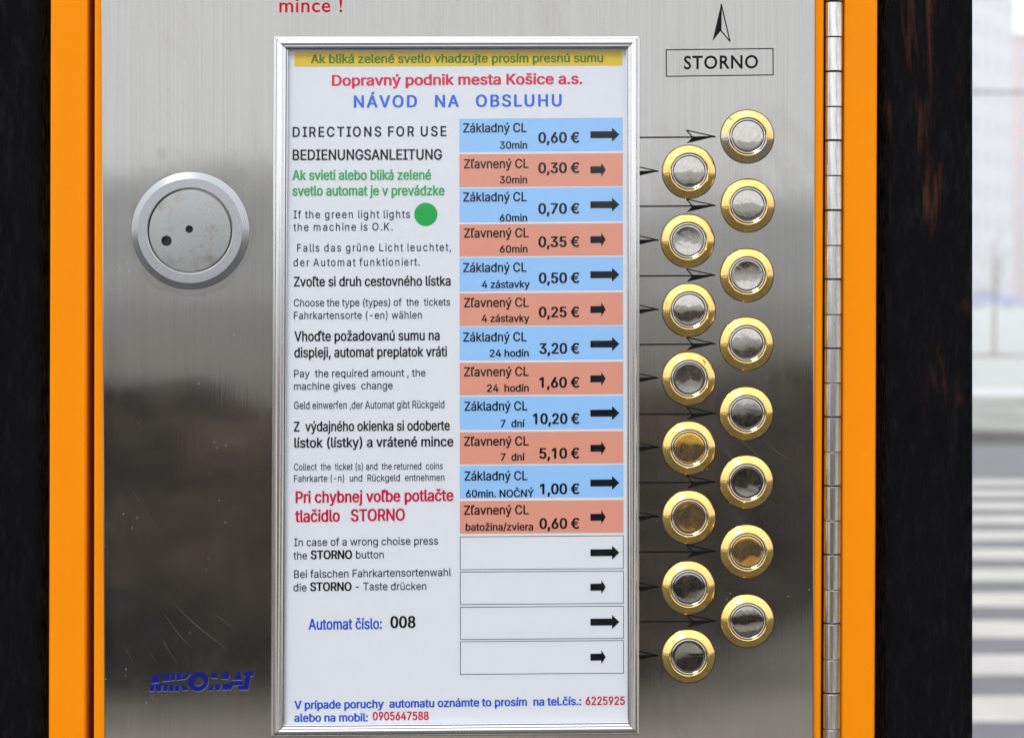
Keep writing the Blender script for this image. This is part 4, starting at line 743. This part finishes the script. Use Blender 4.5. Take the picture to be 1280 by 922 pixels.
# face with two countersunk holes: boolean-free, dark wells with small rims
bm = bmesh.new(); n = 96
import itertools
holes = [(Vector((-.0003, .0006)), .00165), (Vector((-.0098, -.0043)), .0023)]
def fr(r, y): return [bm.verts.new((r*math.cos(2*math.pi*i/n), y, r*math.sin(2*math.pi*i/n))) for i in range(n)]
r1, r2, r3, r4 = fr(.0170, -.0004), fr(.0170, -.0019), fr(.01685, -.0021), fr(.0166, -.00215)
for a_, b_ in ((r1, r2), (r2, r3), (r3, r4)):
    for i in range(n): bm.faces.new((a_[i], a_[(i+1) % n], b_[(i+1) % n], b_[i]))
edges = [bm.edges.get((r4[i], r4[(i+1) % n])) for i in range(n)]
wells = []
for c_, r in holes:
    w_ = [bm.verts.new((c_.x+r*math.cos(2*math.pi*i/28), -.00215, c_.y+r*math.sin(2*math.pi*i/28))) for i in range(28)]
    edges += [bm.edges.new((w_[i], w_[(i+1) % 28])) for i in range(28)]; wells.append((w_, c_, r))
bmesh.ops.triangle_fill(bm, use_beauty=True, use_dissolve=False, edges=edges)
for w_, c_, r in wells:
    prev = w_
    for rr_, yy in ((r*.93, -.0020), (r*.9, -.0003), (r*.45, -.0001)):
        nx = [bm.verts.new((c_.x+rr_*math.cos(2*math.pi*i/28), yy, c_.y+rr_*math.sin(2*math.pi*i/28))) for i in range(28)]
        for i in range(28): bm.faces.new((prev[i], prev[(i+1) % 28], nx[(i+1) % 28], nx[i]))
        prev = nx
    bm.faces.new(prev)
me = mesh(bm, smooth=True)
child('lock_cylinder', me, lk_, M_CAST)
M_WELL = flat('screw_dark', (.03, .028, .025, 1), .45, .5, .6)
for c_, r in holes:
    me = lathe([(r*850, .3), (r*850, .75), (r*500, 1.05), (r*300, 1.05), (r*260, .6), (0, .6)], 28)
    child('lock_screw', me, lk_, M_WELL, (c_.x, 0, c_.y))

# ------------------------------------------------------------------ black steel posts carrying the machine
def post(px0, px1, d0, d1, label, m, plate):
    x0, x1 = (px0-640)*PX*(1+d0), (px1-640)*PX*(1+d0)
    t = empty('steel_post', ((x0+x1)/2, (d0+d1)/2, 0)); tag(t, label, 'post', 'black steel posts either side of the machine')
    bm = bmesh.new(); box(bm, x0, x1, d0, d1, 0, 2.5)
    vert = [e for e in bm.edges if abs(e.verts[0].co.z-e.verts[1].co.z) > 1]
    bmesh.ops.bevel(bm, geom=vert, offset=.0036, segments=4, affect='EDGES', profile=.5)
    link('post_tube', mesh(bm, smooth='box'), t, m)
    bm = bmesh.new(); box(bm, x0-.05, x1+.05, d0-.04, d1+.04, .013, .024); bev(bm, .002, 2); link('base_plate', mesh(bm), t, m)
    bm = bmesh.new(); box(bm, plate[0], plate[1], .10, .112, .6, 2.0); link('gap_blocker', mesh(bm), t, M_DARK)  # added dark strip behind the gap, blocks daylight and stands for its shade
    return t
post(-95, 52, .008, .075, 'black painted steel post left of the orange machine, nearly clean of rust', M_POST2, (-.2150, -.1935))
post(1106.5, 1217.5, .010, .075, 'black painted steel post with rust streaks right of the orange machine', M_POST, (.1515, .1755))

# ------------------------------------------------------------------ background seen past the right post
def pxx(px, dist): return (px-640)*dist/3000
M_WALL = ground_mat('pale_render', (.60, .60, .60, 1), (.68, .68, .69, 1), .3)
M_PINK = ground_mat('pink_render', (.46, .24, .25, 1), (.54, .30, .31, 1), .3)
M_GLASS = flat('window_glass', (.24, .25, .28, 1), .3, .3)
M_WFR = flat('window_frame', rgb(215, 215, 215), .6)
M_ROOF = flat('roof_felt', (.12, .12, .12, 1), .9)
def block(A_, B_, depth, floors, cols, label, m, storey=2.75):
    A_, B_ = Vector(A_), Vector(B_); u = (B_-A_); Lh = u.length; ang = math.atan2(u.y, u.x); ht = floors*storey+.9
    t = empty('apartment_building', (A_.x, A_.y, 0)); t.rotation_euler = (0, 0, ang); tag(t, label, 'building')
    bm = bmesh.new(); box(bm, 0, Lh, 0, depth, 0, ht); child('wall', mesh(bm), t, m)
    bm = bmesh.new(); box(bm, -.2, Lh+.2, -.2, depth+.2, ht+.002, ht+.4); child('roof', mesh(bm), t, M_ROOF)
    bm = bmesh.new(); w, h = .8, .75
    for x0, x1, z0, z1 in ((-w, w, h, h+.1), (-w, w, -h-.1, -h), (-w-.1, -w, -h-.1, h+.1), (w, w+.1, -h-.1, h+.1), (-.04, .04, -h, h)): box(bm, x0, x1, -.07, .02, z0, z1)
    fm = mesh(bm); bm = bmesh.new(); bm.faces.new([bm.verts.new(p) for p in ((-w, -.02, -h), (w, -.02, -h), (w, -.02, h), (-w, -.02, h))]); pm = mesh(bm)
    for f_ in range(floors):
        for c_ in range(cols):
            loc = (Lh*(c_+.5)/cols, -.01, f_*storey+1.75)
            wnd = child('window', fm, t, M_WFR, loc); child('pane', pm, wnd, M_GLASS)
block((pxx(1150, 189), 188), (pxx(1267, 214), 213), 14, 11, 8, 'pale high-rise block fading into the fog behind the blue car', M_WALL)
block((pxx(1272, 231), 230), (pxx(1420, 238), 237), 14, 9, 6, 'pink apartment block at the foggy right edge', M_PINK)

def paint(name, c): 
    k = N(name); k.set(Base_Color=c, Roughness=.3); k.b.inputs['Coat Weight'].default_value = .5; return k.m
M_TYRE = flat('tyre', (.02, .02, .02, 1), .8); M_RIM = flat('rim', (.4, .4, .42, 1), .35, .5, .8); M_CG = flat('car_glass', (.02, .025, .03, 1), .08)
M_LAMP = flat('car_lamp', (.6, .6, .6, 1), .2)
def car(x, y, label, m):
    t = empty('parked_car', (x, y, 0)); tag(t, label, 'car')
    pr = [(-2.1, .35), (-2.12, .75), (-1.95, .92), (-1.3, .98), (1.05, .95), (1.9, .82), (2.12, .62), (2.1, .33)]
    gr_ = [(-1.85, .93), (-1.45, 1.42), (.1, 1.45), (1.0, .95)]
    def ex(pts, w, w2=None):
        bm = bmesh.new(); a = [bm.verts.new((u, -w, z)) for u, z in pts]; b = [bm.verts.new((u, w, z)) for u, z in pts]
        bm.faces.new(a); bm.faces.new(b[::-1])
        for i in range(len(pts)): j = (i+1) % len(pts); bm.faces.new((a[i], b[i], b[j], a[j]))
        bmesh.ops.bevel(bm, geom=bm.edges[:], offset=.05, segments=2, affect='EDGES'); return mesh(bm, smooth=True)
    body = child('body', ex(pr, .83), t, m); child('windows', ex(gr_, .72), t, M_CG)
    child('roof', ex([(-1.42, 1.44), (-1.3, 1.5), (0, 1.5), (.12, 1.44)], .68), t, m)
    for ux in (-1.3, 1.3):
        for s_ in (-1, 1):
            wh = child('wheel', lathe([(0, 100), (200, 100), (300, 100), (315, 80), (315, -80), (300, -100), (0, -100)], 24), t, M_TYRE, (ux, s_*.76, .315))
            child('rim', lathe([(0, 104), (190, 108), (190, 104)], 20), wh, M_RIM) if s_ < 0 else None
    for s_ in (-1, 1):
        bm = bmesh.new(); box(bm, 2.02, 2.13, s_*.6-.15, s_*.6+.15, .58, .72); child('headlight', mesh(bm), t, M_LAMP)
car(pxx(1241, 196), 195, 'blue parked car across the frosty lawn, small and blurred', paint('blue_car_paint', (.05, .12, .62, 1)))
car(pxx(1309, 197), 196, 'red parked car beside the blue one, cut by the right edge of view', paint('red_car_paint', (.55, .04, .05, 1)))

M_BARK = ground_mat('bark', (.20, .16, .11, 1), (.32, .26, .19, 1), 20); M_SOIL = ground_mat('soil', (.12, .09, .06, 1), (.22, .18, .13, 1), 6)
def tube(bm, a, b, r0, r1, n=7):
    a, b = Vector(a), Vector(b); d = (b-a).normalized(); u = d.orthogonal().normalized(); v_ = d.cross(u)
    A = [bm.verts.new(a+(u*math.cos(2*math.pi*i/n)+v_*math.sin(2*math.pi*i/n))*r0) for i in range(n)]
    B = [bm.verts.new(b+(u*math.cos(2*math.pi*i/n)+v_*math.sin(2*math.pi*i/n))*r1) for i in range(n)]
    for i in range(n): bm.faces.new((A[i], A[(i+1) % n], B[(i+1) % n], B[i]))
    bm.faces.new(B)
t = empty('sapling', (pxx(1242, 54.5), 53.5, 0)); tag(t, 'slim bare young tree in a ring of soil on the frosty lawn', 'tree')
bm = bmesh.new(); tube(bm, (0, 0, 0), (.03, 0, 1.2), .045, .035); tube(bm, (.03, 0, 1.2), (0, 0, 2.6), .035, .012); child('trunk', mesh(bm, smooth=True), t, M_BARK)
for i in range(14):
    z = random.uniform(1.1, 2.5); a = random.uniform(0, 6.28); l_ = random.uniform(.3, .7)
    bm = bmesh.new(); p1 = Vector((.02, 0, z)); p2 = p1+Vector((math.cos(a)*l_*.6, math.sin(a)*l_*.6, l_*.7)); tube(bm, p1, p2, .012, .004, 5)
    for q_ in range(3):
        s_ = p1.lerp(p2, .4+.2*q_); tube(bm, s_, s_+Vector((random.uniform(-.2, .2), random.uniform(-.2, .2), .2)), .005, .002, 4)
    child('branch', mesh(bm), t, M_BARK)
bm = bmesh.new(); n = 28; cvt = bm.verts.new((0, 0, .06)); rg = [bm.verts.new((random.uniform(.9, 1.15)*math.cos(2*math.pi*i/n), 1.2*math.sin(2*math.pi*i/n), .006)) for i in range(n)]
for i in range(n): bm.faces.new((cvt, rg[i], rg[(i+1) % n]))
child('soil_ring', mesh(bm), t, M_SOIL)

bm = bmesh.new(); tube(bm, (-80, 59, 6.45), (120, 59, 6.42), .035, .035, 8)
tag(link('overhead_wire', mesh(bm, smooth=True), None, flat('wire', (.05, .05, .055, 1), .6)), 'grey overhead wire crossing in front of the pale high-rise', 'wire')

# ------------------------------------------------------------------ hedge across the pavement, mirrored in the steel
k = N('hedge_leaf'); gi = k.n('ShaderNodeNewGeometry')
cn = k.noise(k.coord(), 4.6, 3, .6); mixv = k.math('ADD', k.math('MULTIPLY', gi.outputs['Random Per Island'], .35), k.math('MULTIPLY', cn, .9))
cl = k.ramp(mixv, [(.40, (.010, .011, .007, 1)), (.52, (.03, .026, .018, 1)), (.62, (.26, .18, .12, 1)), (.74, (.52, .38, .26, 1))])
k.set(Base_Color=cl, Roughness=.6); M_LEAF = k.m
hd = empty('hedge', (0, -8.8, 0)); tag(hd, 'dark brown-leaved hedge mirrored in the steel panel', 'hedge')
def hedge_line(x): return -8.15-2.6*min(max(0, x-.55), 1.0)-.1*max(0, x-1.55)+.08*math.sin(x*3)
bm = bmesh.new()
xs = [-6+.25*i for i in range(49)]; prev = None
for x in xs:
    y = hedge_line(x); tp = 1.06+.10*math.sin(x*2.1)+.07*math.sin(x*5.3+1)
    tp += .10 if x < -1 else 0
    row = [bm.verts.new((x, y+dy, z)) for dy, z in ((.12, 0), (.30, .3), (.28, tp*.8), (.05, tp), (-.5, tp), (-.8, 0))]
    if prev:
        for i in range(5): bm.faces.new((prev[i], row[i], row[i+1], prev[i+1]))
    prev = row
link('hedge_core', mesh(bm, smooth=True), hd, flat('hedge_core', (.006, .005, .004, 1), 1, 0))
bm = bmesh.new(); rnd = random.Random(3)
clumps = [(rnd.uniform(-5.8, 5.8), rnd.uniform(.1, 1.12), rnd.uniform(-.1, .45)) for _ in range(300)]
for i in range(26000):
    cx, cz, cy = clumps[int(rnd.random()**1.2*300) % 300]
    x = cx+rnd.gauss(0, .16); z = abs(cz+rnd.gauss(0, .12)); y = hedge_line(x)+cy+rnd.gauss(0, .09)
    if z > 1.2+.1*math.sin(x*2.1): continue
    s_ = rnd.uniform(.018, .045); R_ = Matrix.Rotation(rnd.uniform(0, 6.28), 3, 'Z') @ Matrix.Rotation(rnd.uniform(-1.2, 1.2), 3, 'X') @ Matrix.Rotation(rnd.uniform(0, 6.28), 3, 'Y')
    bm.faces.new([bm.verts.new(Vector((x, y, z))+R_ @ Vector(p)) for p in ((-s_*.5, 0, 0), (0, 0, -s_), (s_*.5, 0, 0), (0, 0, s_))])
me = bpy.data.meshes.new('leaves'); bm.to_mesh(me); bm.free(); o = link('leaves', me, hd, M_LEAF); o['kind'] = 'stuff'

# unseen rises added behind the hedge so the steel's reflection darkens gradually
def rise(name, prof, amp, seed, m):
    bm = bmesh.new(); prev = None
    for i in range(121):
        x = -240+4*i; k_ = 1+amp*(math.sin(x*.05+seed)+.6*math.sin(x*.17+2*seed)+.5*math.sin(x*.61+seed))
        row_ = [bm.verts.new((x, y, z*k_+.004)) for y, z in prof]
        if prev:
            for q in range(len(prof)-1): bm.faces.new((prev[q], row_[q], row_[q+1], prev[q+1]))
        prev = row_
    tag(link(name, mesh(bm, smooth=True), None, m), kind='structure')
rise('added_near_rise', ((-13.9, .01), (-30, .25), (-55, .75), (-70, 1.0), (-82, .4)), .12, 1, ground_mat('near_rise_dull', (.07, .066, .052, 1), (.16, .15, .125, 1), .25))
rise('added_far_rise', ((-82.5, .05), (-92, 3.2), (-101, 5.0), (-117, 3.8), (-118, .05)), .22, 2, ground_mat('far_rise_pale', (.20, .20, .19, 1), (.34, .34, .33, 1), .3))

# ------------------------------------------------------------------ winter haze
bm = bmesh.new(); box(bm, -260, 260, -120, 330, -1, 46)
hz = link('haze', mesh(bm), None); k = bpy.data.materials.new('haze_air'); k.use_nodes = True; k.node_tree.nodes.clear()
ou = k.node_tree.nodes.new('ShaderNodeOutputMaterial'); pv = k.node_tree.nodes.new('ShaderNodeVolumePrincipled')
pv.inputs['Color'].default_value = (.82, .83, .86, 1); pv.inputs['Density'].default_value = .0042; pv.inputs['Anisotropy'].default_value = .2
k.node_tree.links.new(pv.outputs[0], ou.inputs['Volume']); hz.data.materials.append(k); hz['kind'] = 'stuff'
